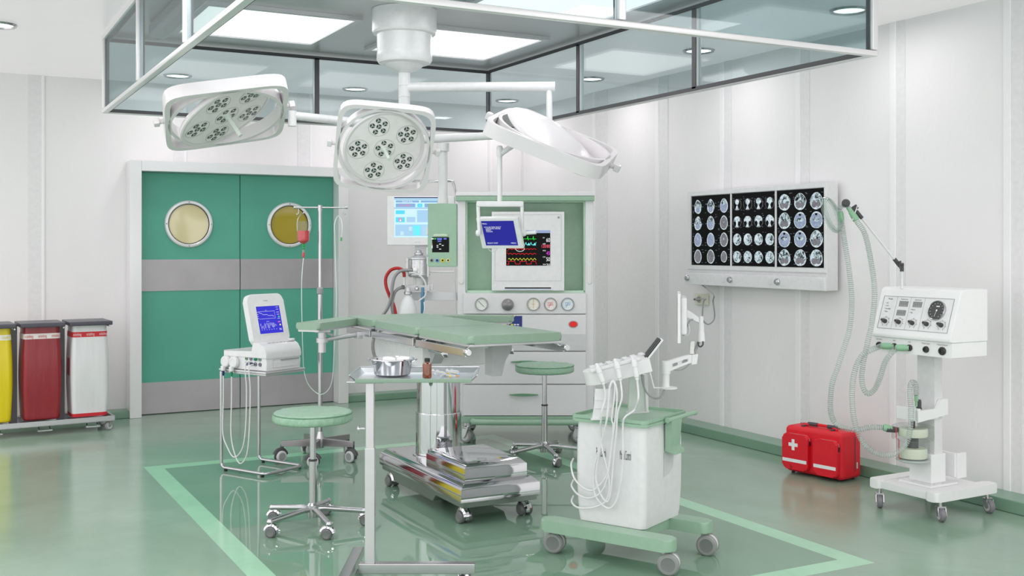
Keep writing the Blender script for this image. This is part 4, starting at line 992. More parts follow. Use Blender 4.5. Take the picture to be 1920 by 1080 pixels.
# flow tube
b = MB(); b.cyl((cx(792), .02, cz(548)), (cx(792), .02, cz(660)), .014, seg=18); b.cyl((cx(792), .02, cz(548)), (cx(792), .02, cz(539)), .01, seg=14); b.build('flow_tube', mat('blue_tube', (54, 128, 168), .15, coat=.8), cab)
def T(pts, r, m, nm, y=.0, **k):
    b = MB(); b.tube([(cx(p[0]), (p[2] if len(p) > 2 else y), cz(p[1])) for p in pts], r, 12, **k); return b.build(nm, m, cab)
T([(758, 519.5, .0), (757, 511, -.0), (752, 504.5, -.0), (742, 503, 0), (731, 508, 0), (723.5, 521, .0), (724, 537, 0), (731, 556, .0), (738, 572, .0), (742, 590, 0), (743, 606, .0)], .0125, REDHOSE, 'red_hose')
b = MB(); b.cyl((cx(757.5), 0, cz(518)), (cx(757.5), 0, cz(535)), .011, seg=14); b.cyl((cx(763), -.005, cz(535)), (cx(763), -.005, cz(512)), .004, seg=10); b.build('hose_stub', WHITE, cab)
CORR = mat('corrugated_grey', (150, 149, 151), .35, .3)
def corr_tube(b, pts, r, n=14, pitch=.009, seg=12):
    P = spline([Vector(p) for p in pts], 40); L_ = [0]
    for a, c in zip(P, P[1:]): L_.append(L_[-1] + (c - a).length)
    m = max(8, int(L_[-1] / pitch * 2)); out = []; j = 0
    for i in range(m + 1):
        s_ = L_[-1] * i / m
        while j < len(L_) - 2 and L_[j + 1] < s_: j += 1
        f = (s_ - L_[j]) / max(1e-9, L_[j + 1] - L_[j]); out.append(P[j].lerp(P[j + 1], f))
    b.tube(out, r, seg, rad=[r if i % 2 else r * .78 for i in range(m + 1)], smooth=False); return b
def CT(pts, r, nm, m=CORR):
    b = MB(); corr_tube(b, [(cx(p[0]), p[2], cz(p[1])) for p in pts], r); b.build(nm, m, cab, ang=80)
CT([(774, 507, -.02), (762, 506.5, -.03), (750, 509, -.035), (741, 519, -.035), (737, 534, -.035), (734.5, 556, -.03), (728, 576, -.02), (720, 588, -.01), (712, 600, 0), (704, 622, 0), (699, 648, .0), (703, 668, .0), (714, 680, 0)], .0135, 'corrugated_hose')
CT([(757, 539.5, .03), (750, 540, -.0), (742, 546, -.01), (737, 559, -.01), (735.5, 575, -.01), (738, 592, 0), (744, 612, .0)], .0135, 'corrugated_hose')
b = MB(); b.cyl((cx(752), .04, cz(539)), (cx(757.5), .04, cz(539)), .016, seg=16); b.build('hose_socket', BLACK, cab)
T([(768, 511, -.03), (776, 511.5, -.04), (788, 516, -.045), (797, 527, -.045), (800, 541, -.04), (798, 554, -.035), (790, 561, -.03), (785.5, 565, -.02)], .0065, CABLE, 'white_hose')
T([(796, 566, -.02), (797, 578, -.03), (795, 588, -.03), (790, 598, -.02)], .0065, CABLE, 'white_hose')
# side ladder rail and top rail
b = MB()
for y0 in (.08,): b.tube([(cx(802), y0, cz(490)), (cx(802), y0, cz(549)),], .008, 10, smooth=False); b.tube([(cx(850.5), y0, cz(490)), (cx(851), y0, cz(515)), (cx(856), y0 + .02, cz(640))], .006, 10, smooth=False); b.tube([(cx(804), y0, cz(510)), (cx(851), y0, cz(510))], .007, 10, smooth=False)
b.build('accessory_rail', OFFW, cab)
b = MB(); b.tube([(cx(746), .18, cz(346)), (cx(752), .18, cz(338)), (cx(762), .18, cz(336.5)), (cx(800), .18, cz(337)), (cx(842), .18, cz(337)), (cx(848), .18, cz(340)), (cx(851), .18, cz(352)), (cx(853), .18, cz(366))], .0085, 10); b.tube([(cx(746), .1, cz(346)), (cx(752), .12, cz(339)), (cx(775), .12, cz(338)), (cx(790), .12, cz(342)), (cx(800), .14, cz(340)), (cx(840), .14, cz(336)), (cx(846), .14, cz(343)), (cx(852), .14, cz(362))], .004, 8)
b.build('top_rail', STEEL, cab)
# ================================================================== TREATMENT CART
CR = math.radians(26.9); CO = Vector((3.035, 4.44, 0))
ct = thing('treatment_cart', 'white wheeled treatment cart with green lid, handpiece tray and looped cables in the foreground', 'treatment cart', CO, CR)
q = local(ct); RM = Matrix.Rotation(-CR, 3, 'Z')
def cv(r, d, z): return RM @ vn(r, d, z)
hx, hy = .206, .192
b = MB(); lv = []
for z, k in ((.165, .94), (.2, .965), (.3, .99), (.42, 1.0), (.55, .995), (.65, .975)):
    lv.append([b.bm.verts.new((x, y, z)) for x, y in rrect(-hx * k, hx * k, -hy * k, hy * k, .03, 5)])
for A, Bq in zip(lv, lv[1:]):
    n_ = len(A)
    for i in range(n_): b.bm.faces.new((A[i], A[(i + 1) % n_], Bq[(i + 1) % n_], Bq[i]))
b.bm.faces.new(lv[0][::-1]); b.bm.faces.new(lv[-1]); body = b.build('body', WHITE2, ct, ang=60)
s = MB(); MF = basis((-hx - .0015, 0, 0), (0, -1, 0), (0, 0, 1), (-1, 0, 0))
text_bm(s, 'Pedal Control', .062, MF @ Matrix.Translation((-.043, .508, 0)), stretch=.155); text_bm(s, 'Manual Control', .064, MF @ Matrix.Translation((.09, .508, 0)), stretch=.15)
s.build('lettering', INK, body)
b = MB(); b.prism(rrect(-hx - .016, hx + .016, -hy - .016, hy + .016, .03, 5), .668, None, h0=.65, bev=.003); b.frame(rrect(-hx - .016, hx + .016, -hy - .016, hy + .016, .03, 5), rrect(-hx - .006, hx + .006, -hy - .006, hy + .006, .025, 5), .664, .683); b.build('lid', GPAINT, ct)
b = MB()
for x in (-.25, .14): b.prism(rrect(x - .05, x + .05, -.37, .345, .035, 5), .165, None, h0=.108, bev=.008)
b.box(-.24, .14, -.17, .17, .112, .16, bev=.004); b.build('base_frame', GPAINT, ct)
for i, (x, y) in enumerate(((-.25, .30), (-.255, -.325), (.14, -.335), (.14, .30))): caster(ct, x, y, .112, .051, .07, yaw=math.atan2(cv(-.36, -.93, 0).y, cv(-.36, -.93, 0).x) + (.0, .05, -.05, .3)[i], forkm=WHITE, hubm=mat('hub_grey', (124, 128, 126), .35, .3), tyrem=mat('hub_rim', (140, 142, 141), .4), hood=False)
# push handle
b = MB(); b.cyl((-.035, -hy - .035, .665), (.265, -hy - .035, .667), .011, seg=16)
for x in (-.035, .265): b.lathe([(0, -.008), (.0125, -.008), (.0135, .0), (.0125, .008), (0, .008)], (x, -hy - .035, .666), (1, 0, 0), 16)
M = basis((.0, 0, 0), (0, 1, 0), (0, 0, 1), (1, 0, 0)); b.prism([(-hy - .045, .665), (-hy - .025, .665), (-hy - .006, .64), (-hy - .006, .51), (-hy - .06, .498), (-hy - .058, .515), (-hy - .03, .53)], .10, M, h0=-.01, bev=.003)
b.build('push_handle', GPAINT, ct)
b = MB(); poly(b, basis((0, -hy - .001, 0), (1, 0, 0), (0, 0, 1), (0, -1, 0)), [(-.012, .505), (.1, .5), (.085, .42), (.05, .395), (-.012, .385)]); b.build('recess_shade', LGREY, body)  # flat grey patch painted as the shade of the handle scoop
# supports for the handpiece tray
b = MB(); p0 = q(1129, 780, 5.2); X_ = (q(1148, 781, 5.2) - q(1110, 778, 5.2)); X_.z = 0; X_.normalize(); Y_ = Vector((0, 0, 1)).cross(X_)
M = basis((p0.x, p0.y, .668), X_, (0, 0, 1)); b.prism([(-.05, 0), (.05, 0), (.046, .15), (-.034, .15), (-.04, .06)], .012, M, h0=-.012, bev=.002); b.prism([(-.055, 0), (.055, 0), (.055, .006), (-.055, .006)], .02, M, h0=-.02)
for z in (.055, .095): b.box(-.036, .04, z, z + .004, .012, .016, M=M)
b.build('tray_support', WHITE, ct)
b = MB(); p0 = q(1195, 766, 5.42); X_ = (q(1215, 767, 5.45) - q(1174, 764, 5.40)); X_.z = 0; X_.normalize()
M = basis((p0.x, p0.y, .668), X_, (0, 0, 1)); b.mi = 0; b.prism([(-.052, 0), (.045, 0), (.03, .19), (-.047, .19)], .006, M, h0=-.006); b.mi = 1; b.prism([(.044, 0), (.056, 0), (.05, .19), (.031, .19)], .016, M, h0=-.016); b.prism([(-.055, 0), (.058, 0), (.058, .005), (-.055, .005)], .02, M, h0=-.02)
b.build('tray_support', [mat('grey_green_panel', (200, 210, 204), .3), WHITE], ct)
b = MB(); p0 = q(1149, 781, 5.16); b.cyl((p0.x, p0.y, .668), (p0.x, p0.y, q(1149, 716, 5.16).z), .006, seg=12); zt_ = q(1149, 716, 5.16).z
hk = cv(1, 0, 0); b.tube([Vector((p0.x, p0.y, zt_)) - hk * .014, Vector((p0.x, p0.y, zt_ + .004)), Vector((p0.x, p0.y, zt_)) + hk * .014], .005, 8); b.build('cable_hook', LGREY, ct)
# handpiece tray (tilted, rounded left end)
xa = cv(.965, .10, .235).normalized(); ya = cv(-.1, .99, 0); ya = (ya - xa * ya.dot(xa)).normalized(); za = xa.cross(ya)
to = q(1160, 693, 5.28); M = basis(to, xa, ya, za)
b = MB(); pl = [(.14, -.105), (.14, .105), (-.04, .105)] + [(-.07 + .105 * math.cos(math.radians(a)), .105 * math.sin(math.radians(a))) for a in range(90, 271, 15)] + [(-.04, -.105)]
pi_ = [(.06, -.055), (.06, .055), (-.04, .06)] + [(-.07 + .06 * math.cos(math.radians(a)), .06 * math.sin(math.radians(a))) for a in range(90, 271, 15)] + [(-.04, -.06)]
b.frame(pl, pi_, -.032, .032, M); b.prism([(.06, -.1), (.135, -.1), (.135, .1), (.06, .1)], .03, M, h0=-.03); tray = b.build('handpiece_tray', WHITE2, ct)
MB().prism(pi_, -.02, M, h0=-.028).build('tray_liner', GDARK, tray)
for k in range(7): MB().box(-.125 + k * .042, -.1 + k * .042, .02, .10, .031, .04, bev=.003, M=M).build('tray_tab', WHITE, tray)
b = MB(); b.box(-.15, .1, -.1, -.045, .031, .046, bev=.006, M=M); b.build('rest_bar', WHITE, tray)
ends = []
for i, ((x0, y0), (x1, y1)) in enumerate((((1121, 689), (1132, 721)), ((1156, 680), (1163.5, 714)), ((1189, 676), (1195, 713)))):
    a, c = q(x0, y0, 5.13 + .0 * i), q(x1, y1, 5.13); d = c - a
    b = MB(); b.lathe([(0, 0), (.012, .0), (.014, .01), (.0145, d.length * .3), (.0125, d.length * .32), (.0125, d.length * .82), (.009, d.length * .86), (.0085, d.length * .98), (.004, d.length)], a, d, 20); b.tube([a + d * .05, a - cv(0, -.06, -.004)], .011, 10, smooth=False); b.build('handpiece', WHITE, ct); ends.append(c)
fd = lambda px: 5.285 - (px - 1077) * .00172 - .03
def cabl(pts, r=.0046, nm='cable', m=CABLE, start=None):
    P = [q(x, y, (dd[0] if dd else (fd(x) if y > 795 else min(fd(x), 5.13)))) for x, y, *dd in pts]
    if start is not None: P[0] = start
    b = MB(); b.tube(P, r, 8, n=6); b.build(nm, m, ct)
cabl([(1132, 720), (1135, 745), (1128, 775), (1126, 810), (1130, 845), (1140, 885), (1143, 915), (1136, 940), (1118, 950), (1100, 953), (1082, 951), (1072, 941, 5.30), (1075, 930, 5.36)], start=ends[0])
cabl([(1164, 715), (1166, 745), (1158, 775), (1156, 810), (1150, 870), (1146, 915), (1140, 940), (1128, 930), (1118, 900), (1120, 870), (1128, 830), (1137, 790), (1141, 750), (1143, 725), (1149, 714), (1155, 725), (1157, 750), (1152, 800), (1145, 850), (1138, 890), (1122, 912), (1108, 920), (1090, 912), (1076, 895), (1071, 872, 5.32), (1075, 860, 5.38)], start=ends[1])
cabl([(1195, 713), (1197, 745), (1190, 768, 5.1), (1172, 782, 5.08), (1168, 800), (1168, 860), (1164, 905), (1155, 940), (1143, 953), (1128, 945), (1115, 925), (1113, 890), (1118, 860), (1130, 820), (1139, 780), (1142, 740), (1145, 722), (1149, 716), (1153, 722), (1152, 745), (1147, 785), (1150, 800), (1146, 850), (1138, 900), (1125, 925), (1105, 934), (1085, 928), (1072, 912, 5.31), (1075, 900, 5.37)], start=ends[2])
# monitor arm
DA = 5.34
b = MB(); b.tube([q(1214, 683, DA), q(1219, 700, DA), q(1226, 727, DA), q(1246, 728, DA)], .005, 8, smooth=False); pc = q(1254, 727.5, DA); b.lathe([(0, -.004), (.04, -.004), (.042, 0), (.04, .004), (0, .004)], pc, seg=32); b.build('bracket', WHITE, ct)
pp = q(1248.5, 727, DA); b = MB(); b.lathe([(.024, 0), (.018, .006), (.018, .07), (.023, .07), (.023, .128), (.02, .132), (0, .132)], pp, seg=24); b.build('arm_post', WHITE, ct)
Mv = lambda d: basis(q(960, HOR, d), cv(1, 0, 0), (0, 0, 1), cv(0, -1, 0)); kk = DA / FPX
def vp(x, y): return ((x - 960) * kk, -(y - HOR) * kk)
b = MB(); b.frame([vp(*p) for p in ((1251, 677), (1270, 671), (1290, 665), (1300, 664), (1300, 679), (1290, 681), (1270, 689), (1252, 697))], [vp(*p) for p in ((1258, 682), (1270, 678), (1281, 674), (1289, 672), (1289, 677), (1281, 680), (1270, 684), (1259, 688))], -.018, .018, Mv(DA))
b.prism([vp(*p) for p in ((1254, 680), (1294, 667), (1294, 679), (1254, 693))], .008, Mv(DA), h0=-.008)
la = b.build('link_arm', WHITE, ct)
for x, y in ((1265.5, 683), (1283, 677)): MB().prism([vp(x + 5 * math.cos(t * PI / 12), y + (-1.6 * math.cos(t * PI / 12) + 3.2 * math.sin(t * PI / 12))) for t in range(24)], .0085, Mv(DA), h0=.0075).build('slot', GREY, la)
b = MB(); b.prism([vp(*p) for p in ((1297, 664), (1308, 663), (1305.5, 682), (1295, 683))], .022, Mv(DA), h0=-.022, bev=.003); b.build('elbow', WHITE, ct)
b = MB(); b.prism([vp(*p) for p in ((1293.5, 640), (1301.5, 639.5), (1300, 663.5), (1292.5, 663))], .016, Mv(DA), h0=-.016, bev=.002); b.build('stop_plate', OFFW, ct)
b = MB(); b.prism([vp(*p) for p in ((1307.5, 640), (1312, 642), (1304, 663), (1301.5, 658))], .008, Mv(DA), h0=-.008); b.build('strut', GREY, ct)
b = MB(); c = q(1314.5, 640, DA); k1 = kk
b.lathe([(0, 0), (.0195, 0), (.0165, 18 * kk), (.0145, 18 * kk), (.0145, 34 * kk), (.0115, 34.5 * kk), (.0115, 47 * kk), (0, 47 * kk)], c, seg=22); b.build('swivel', WHITE, ct)
b = MB(); b.prism([vp(*p) for p in ((1285, 579), (1296, 585), (1310, 595), (1310, 606), (1292, 595.5), (1285, 595))], .014, Mv(DA), h0=-.014, bev=.003); b.build('neck', WHITE, ct)
b = MB(); Md = basis(q(1274, 594, 5.32), cv(.15, .9887, 0), (0, 0, 1)); b.box(-.16, .16, -.118, .12, -.010, .006, bev=.004, M=Md); b.box(-.13, .13, -.08, .10, .005, .036, bev=.01, M=Md); sd = b.build('side_monitor', WHITE2, ct)
b = MB(); b.box(-.14, .14, -.09, .1, -.0108, -.0095, M=Md); b.build('screen', BLACK, sd)
cabl([(1299, 599, 5.32), (1293, 602, 5.31), (1288, 614, 5.31), (1285, 625, 5.31), (1280, 629, 5.31)], .004, 'monitor_lead', GCABLE)
cabl([(1291, 607, 5.30), (1293, 620, 5.30), (1289, 629, 5.30), (1281, 625, 5.30)], .002, 'monitor_lead')
cabl([(1309, 641, 5.32), (1310, 648, 5.32), (1314, 650, 5.32), (1318, 646, 5.32), (1318, 640, 5.32)], .004, 'arm_lead', DGREY)
cabl([(1203, 696, 5.3), (1205, 715, 5.3), (1212, 735, 5.3), (1226, 746, 5.3), (1239, 744, 5.3), (1246, 730, 5.32)], .005, 'arm_lead', GCABLE)
cabl([(1260, 693, 5.33), (1275, 694, 5.33), (1286, 689, 5.33), (1292, 682, 5.33)], .0025, 'arm_lead', GCABLE)
# tilted display on the tray
ax_ = (q(1236, 636, 5.3) - q(1208, 672, 5.3)).normalized(); ay_ = cv(.1, .99, 0); ay_ = (ay_ - ax_ * ay_.dot(ax_)).normalized()
M = basis(q(1223, 653.5, 5.3), ax_, ay_); b = MB(); b.box(-.062, .066, -.09, .09, -.012, .006, bev=.003, M=M); td = b.build('tray_display', WHITE2, ct)
b = MB(); b.box(-.055, .06, -.0915, .08, .0055, .0085, M=M); b.box(-.05, .058, -.0912, -.0895, -.002, .004, M=M); b.build('screen', BLACK, td)

# ================================================================== X-RAY LIGHT BOX
LX, LY0, LY1, LZ0, LZ1 = 5.40, 5.52, 7.075, 1.195, 1.944
xb = thing('xray_light_box', 'white wall light box showing three black sheets of scan slices', 'x-ray light box', (LX, (LY0 + LY1) / 2, LZ0))
hw = (LY1 - LY0) / 2; H_ = LZ1 - LZ0
b = MB(); b.box(.002, XR - .0315 - LX, -hw, hw, 0, H_, bev=.008); b.build('housing', WHITE2, xb)
def ypx(px): t = (px - 960) / FPX; return LX * (CS - SN * t) / (SN + CS * t) - (LY0 + LY1) / 2
MX = basis((0, 0, 0), (0, -1, 0), (0, 0, 1), (-1, 0, 0))
zf0, zf1 = .155, H_ - .035
b = MB(); uo = (-ypx(1291), -ypx(1551)); ui = (-ypx(1297.3), -ypx(1547.3))
b.frame(loop4((uo[0] + .004, uo[1] - .004, zf0 - .03, H_ - .004)), loop4((ui[0], ui[1], zf0, zf1)), -.004, .012, MX); b.build('bezel', BOXM, xb)
FB = mat('film_black', (5, 5, 7), .4, spec=.12)
def scanmat(nm, lo, hi, sc_, thr, e=.75):
    m = bpy.data.materials.new(nm); m.use_nodes = True; nt = m.node_tree; bs_ = nt.nodes['Principled BSDF']
    tc = nt.nodes.new('ShaderNodeTexCoord'); n1 = nt.nodes.new('ShaderNodeTexNoise'); n1.inputs['Scale'].default_value = sc_; n1.inputs['Detail'].default_value = 6; n1.inputs['Roughness'].default_value = .7; n1.inputs['Distortion'].default_value = 1.0
    nt.links.new(tc.outputs['Object'], n1.inputs['Vector'])
    r = nt.nodes.new('ShaderNodeValToRGB'); r.color_ramp.elements[0].position = thr[0]; r.color_ramp.elements[1].position = thr[1]
    r.color_ramp.elements[0].color = (*[lin(c) for c in lo], 1); r.color_ramp.elements[1].color = (*[lin(c) for c in hi], 1)
    nt.links.new(n1.outputs['Fac'], r.inputs['Fac']); bs_.inputs['Base Color'].default_value = (0, 0, 0, 1)
    nt.links.new(r.outputs['Color'], bs_.inputs['Emission Color']); bs_.inputs['Emission Strength'].default_value = e; bs_.inputs['Roughness'].default_value = .4; bs_.inputs['Specular IOR Level'].default_value = .12
    return m
S_BONE = scanmat('scan_bone', (120, 150, 162), (232, 246, 250), 40, (.35, .55))
S_SOFT = scanmat('scan_soft', (128, 146, 176), (178, 190, 214), 30, (.3, .7))
S_MIX = scanmat('scan_mixed', (8, 10, 14), (214, 236, 242), 34, (.42, .56))
S_GREY = scanmat('scan_grey', (104, 102, 106), (150, 150, 158), 40, (.3, .7))
S_TEXT = lit('scan_text', (120, 130, 140), .6)
sheets = [(1297.6, 1370.8, 3, 0), (1373.2, 1454.6, 4, 1), (1457.2, 1547.2, 3, 2)]
rnd = random.Random(11)
def blob(b, u, v, rx, ry, mi, off, wob=.0, n=26, egg=0.0, ph=0):
    b.mi = mi; poly(b, MX, [(u + rx * math.cos(t) * (1 + wob * math.sin(3 * t + ph) + wob * .6 * math.sin(7 * t + ph)) * (1 - egg * math.sin(t)), v + ry * math.sin(t) * (1 + wob * math.sin(4 * t + ph))) for t in [2 * PI * k / n for k in range(n)]], off)
for si, (p0, p1, nc, kind) in enumerate(sheets):
    u0, u1 = -ypx(p0), -ypx(p1); b = MB(); b.mi = 0; quad(b, MX, u0, u1, zf0 + .004, zf1 - .004, .003)
    cw, chh = (u1 - u0) / nc, (zf1 - zf0 - .03) / 4
    for r_ in range(4):
        for c_ in range(nc):
            u = u0 + cw * (c_ + .5); v = zf1 - .02 - chh * (r_ + .53); i = r_ * nc + c_
            if kind == 0:
                rx, ry = cw * .29, chh * .42
                if i in (0, 1, 3): rx *= .95; blob(b, u, v, rx, ry, 1, .004, .05, egg=.2, ph=i); blob(b, u, v + ry * .25, rx * .85, ry * .6, 3, .005, .05, egg=.2); blob(b, u, v - ry * .45, rx * .6, ry * .4, 2, .0055)
                else:
                    sc_ = 1.0 if i < 11 else .8
                    blob(b, u, v, rx * sc_, ry * sc_, 1, .004, .01, egg=.12); blob(b, u, v, rx * .84 * sc_, ry * .88 * sc_, 4 if i > 7 or i == 5 else 2, .005, .01, egg=.12)
                    if i in (2, 4): blob(b, u, v + ry * .5, rx * .6, ry * .36, 3, .0055, .08, ph=i)
                    elif i < 9: blob(b, u, v + ry * .1, rx * .12, ry * .16, 3, .0055); blob(b, u, v - ry * .3, rx * .16, ry * .07, 3, .0055)
            elif kind == 1:
                rx, ry = cw * .40, chh * .34
                if r_ < 2:
                    blob(b, u, v, rx, ry, 4, .004); blob(b, u, v, rx * .93, ry * .94, 0, .0045)
                    k = (i if r_ == 0 else i) / 7
                    blob(b, u, v + ry * (.45 - .25 * k), rx * (.45 + .45 * k), ry * (.45 + .4 * k), 1, .005, .06, ph=i)
                    b.mi = 1; poly(b, MX, [(u - rx * .4, v - ry * .85), (u + rx * .4, v - ry * .85), (u + rx * .08, v - ry * .1), (u - rx * .08, v - ry * .1)], .0055)
                    blob(b, u - rx * .5, v - ry * .3, rx * .3, ry * .45, 0, .0052); blob(b, u + rx * .5, v - ry * .3, rx * .3, ry * .45, 0, .0052)
                else: blob(b, u, v, rx * .96, ry, 1, .004, .02, ph=i); blob(b, u + rx * .1, v, rx * .8, ry * .8, 3, .005, .06, ph=i * 2); blob(b, u - rx * .3, v + ry * .1, rx * .4, ry * .6, 1, .0055, .1, ph=i)
            else:
                rx, ry = cw * .38, chh * .45
                blob(b, u, v, rx, ry, 1, .004, .02, ph=i, egg=.1)
                if 4 <= i <= 7: blob(b, u, v - ry * .05, rx * .9, ry * .88, 2, .005, .03, ph=i); blob(b, u, v + ry * .65, rx * .2, ry * .14, 0, .0058); blob(b, u, v + ry * .05, rx * .55, ry * .25, 3, .0056, .1, ph=i)
                else: blob(b, u, v + ry * .1, rx * .9, ry * .82, 3, .005, .05, ph=i); blob(b, u - rx * .3, v - ry * .4, rx * .42, ry * .38, 4, .0056, .08, ph=i); blob(b, u + rx * .35, v - ry * .4, rx * .35, ry * .35, 4, .0056, .08, ph=i)
            b.mi = 5
            for k in range(6):
                x = u + cw * rnd.choice((-.44, -.4, .36, .3)); y = v + chh * rnd.uniform(-.45, .47); quad(b, MX, x, x + cw * rnd.uniform(.06, .14), y, y + .004, .0038)
    b.build('film_sheet', [FB, S_BONE, S_SOFT, S_MIX, S_GREY, S_TEXT], xb)
for px in (1372, 1455.9): b = MB(); u = -ypx(px); b.box(u - .008, u + .008, zf0, zf1, .0, .009, M=MX); b.build('divider', WHITE, xb)
ub = (-ypx(1288.5), -ypx(1552)); b = MB(); b.box(ub[0], ub[1], .0, .095, 0, .028, bev=.006, M=MX); b.build('control_strip', BOXM, xb)
for px in (1295, 1375, 1464):
    b = MB(); b.lathe([(.024, 0), (.024, .012), (.019, .016), (.018, .024), (.012, .026), (0, .024)], MX @ Vector((-ypx(px), .052, .028)), (-1, 0, 0), 24); b.build('dimmer_knob', CHROME, xb)
for px in (1362, 1449.5, 1546): b = MB(); u = -ypx(px); b.box(u - .012, u + .012, .028, .075, .026, .036, bev=.003, M=MX); b.build('rocker_switch', WHITE, xb)
# socket and lead under the box
SP = sv(1331, 566, 8.34)
ws = thing('wall_socket', 'cream double wall socket with a grey plug under the left end of the light box', 'socket', (XR - .001, 7.02, 1.07))
b = MB(); b.box(-.022, -.001, -.055, .115, -.046, .046, bev=.006); b.build('plate', mat('socket_cream', (226, 226, 208), .4), ws)
b = MB(); b.lathe([(.03, -.001), (.03, .002), (.026, .003), (.024, -.006), (0, -.006)], (-.022, .05, .0), (-1, 0, 0), 26); b.build('outlet', mat('socket_shade', (186, 184, 170), .4), ws)
pl_ = thing('power_lead', 'grey power lead looping from the wall socket up to the light box', 'cable', (XR - .001, 7.02, 1.07))
ql = local(pl_); dl = 8.38
b = MB(); b.lathe([(0, -.02), (.02, -.02), (.02, .012), (.012, .02), (.008, .05)], (-.024, .05, 0), (-1, 0, 0), 18)
b.tube([(-.06, .05, 0), ql(1323, 560.5, dl - .1), ql(1319, 566, dl - .1), ql(1317, 590, dl - .1), ql(1318, 600, dl - .1), ql(1327, 608, dl - .12), ql(1337, 602, dl - .12), ql(1340, 590, dl - .12), ql(1337, 565, dl - .14), ql(1337.5, 552, dl - .18), Vector((-.07, -.05, .12))], .0055, 8); b.build('lead', GCABLE, pl_)
# ================================================================== FIRST-AID BAG
bg = thing('first_aid_bag', 'red fabric first-aid bag with white cross and two front pockets on the floor', 'first-aid bag', (5.137, 5.287, 0), math.radians(10.1))
HXb, HYb, HZ = .105, .225, .305
b = MB(); b.box(-HXb, HXb, -HYb, HYb, .012, HZ + .01, bev=.03, seg=5); shell = b.build('shell', RED, bg, ang=60)
MB().tube([(.03, HYb * 1.0 - .001, .02)] + [(.03, y, z) for y, z in [(HYb + .001, .06), (HYb + .001, HZ - .03), (HYb - .03, HZ + .011), (-HYb + .03, HZ + .011), (-HYb - .001, HZ - .03), (-HYb - .001, .06)]], .0032, 6, smooth=False).build('zip', DGREY, shell)
MP = basis((-HXb, 0, 0), (0, -1, 0), (0, 0, 1), (-1, 0, 0))
for u0, u1, z0, z1, cross in ((-.222, -.018, .035, .268, True), (.022, .205, .03, .262, False)):
    b = MB(); b.prism(rrect(u0, u1, z0, z1, .03, 6), .03, MP, bev=.012, h0=-.01, seg=4); pk = b.build('pocket', RED, bg, ang=60)
    s = MB(); quad(s, MP, u0 + .004, u1 - .01, z0 + .048, z0 + .07, .0306); s.build('stripe', PAPER, pk)
    if cross:
        s = MB(); cu, cz_ = -.133, .198; a, w_ = .036, .0115
        poly(s, MP, [(cu - w_, cz_ - a), (cu + w_, cz_ - a), (cu + w_, cz_ - w_), (cu + a, cz_ - w_), (cu + a, cz_ + w_), (cu + w_, cz_ + w_), (cu + w_, cz_ + a), (cu - w_, cz_ + a), (cu - w_, cz_ + w_), (cu - a, cz_ + w_), (cu - a, cz_ - w_), (cu - w_, cz_ - w_)], .0306); s.build('white_cross', PAPER, pk)
        s = MB(); poly(s, MP, [(-.16, .07), (-.135, .05), (-.155, .03)], .0303); s.build('printed_arrow', mat('dark_red', (176, 10, 28), .5), pk)
    MB().tube([MP @ Vector(p) for p in ((u0 + .05, z1 + .0, .012), (u1 - .02, z1 - .001, .012), (u1 + .001, z1 - .02, .012), (u1 + .001, z1 - .05, .012))], .002, 6, smooth=False).build('pocket_zip', GREY, pk)
    MB().box(u1 - .003, u1 + .006, z1 - .065, z1 - .035, .008, .016, M=MP, bev=.001).build('zip_pull', BLACK, pk)
for y0, y1 in ((.075, .125), (-.15, -.1)):
    MB().tube([(-.075, y0 + .03, HZ + .012), (-.02, y0 + .03, HZ + .013)], .008, 8, smooth=False).build('strap_loop', DGREY, bg)
b = MB()
M = basis((0, 0, HZ + .01), (0, 1, 0), (1, 0, 0), (0, 0, 1))
b.tube([(-.055, .13, HZ + .012), (-.03, .10, HZ + .02), (-.02, .05, HZ + .026), (-.02, -.06, HZ + .026), (-.03, -.12, HZ + .018), (-.055, -.15, HZ + .012)], .009, 8); b.build('carry_handle', RED, bg)
for y in (.06, -.09): MB().tube([(-.022, y + .035, HZ + .025), (-.02, y - .035, HZ + .026)], .0125, 8, smooth=False).build('handle_wrap', DGREY, bg)
s = MB(); s.box(.045, .058, -HYb - .002, -HYb + .002, .075, .115, bev=.001); s.build('side_tag', LGREY, shell)
for x in (-.07, .07):
    for y in (-.18, .18): MB().cyl((x, y, 0), (x, y, .016), .011, seg=12).build('foot', BLACK, bg)
# ================================================================== VENTILATOR
VO = Vector((5.035, 4.31, 0)); vt = thing('ventilator', 'white ventilator console with gauge and dials on a wheeled column, clear hoses and face mask', 'ventilator', VO, .03)
q = local(vt)
VW = mat('ventilator_white', (240, 239, 240), .32, var=.01)
b = MB()
for y in (-.195, .195): b.prism(rrect(-.265, .255, y - .042, y + .042, .022, 5), .165, None, h0=.112, bev=.006)
b.box(-.25, .2, -.17, .17, .115, .158, bev=.004); b.build('base', VW, vt)
for i, (x, y) in enumerate(((-.225, .19), (-.19, -.2), (.2, -.205), (.2, .19))): caster(vt, x, y, .115, .038, .03, yaw=2.4 + .25 * i, twin=False, forkm=STEEL, tyrem=mat('caster_grey', (128, 124, 130), .4), hubm=LGREY)
MB().box(-.17, .06, -.12, .1, .158, .172, bev=.003).build('foot_plate', VW, vt)
MB().box(-.125, -.06, -.11, .01, .17, .91, bev=.004).build('column', mat('column_white', (226, 224, 226), .4), vt)
b = MB(); b.box(-.165, -.045, -.12, .03, .185, .345, bev=.004); b.box(-.15, -.06, -.105, .015, .171, .186); b.build('battery_housing', VW, vt)
b = MB(); M = basis((0, 0, 0), (0, 1, 0), (0, 0, 1), (1, 0, 0)); b.prism([(-.13, .195), (-.115, .195), (-.115, .335), (-.13, .335)], .12, M, h0=.04, bev=.003); b.box(.03, .055, -.12, .02, .20, .335, bev=.003); b.build('side_block', VW, vt)
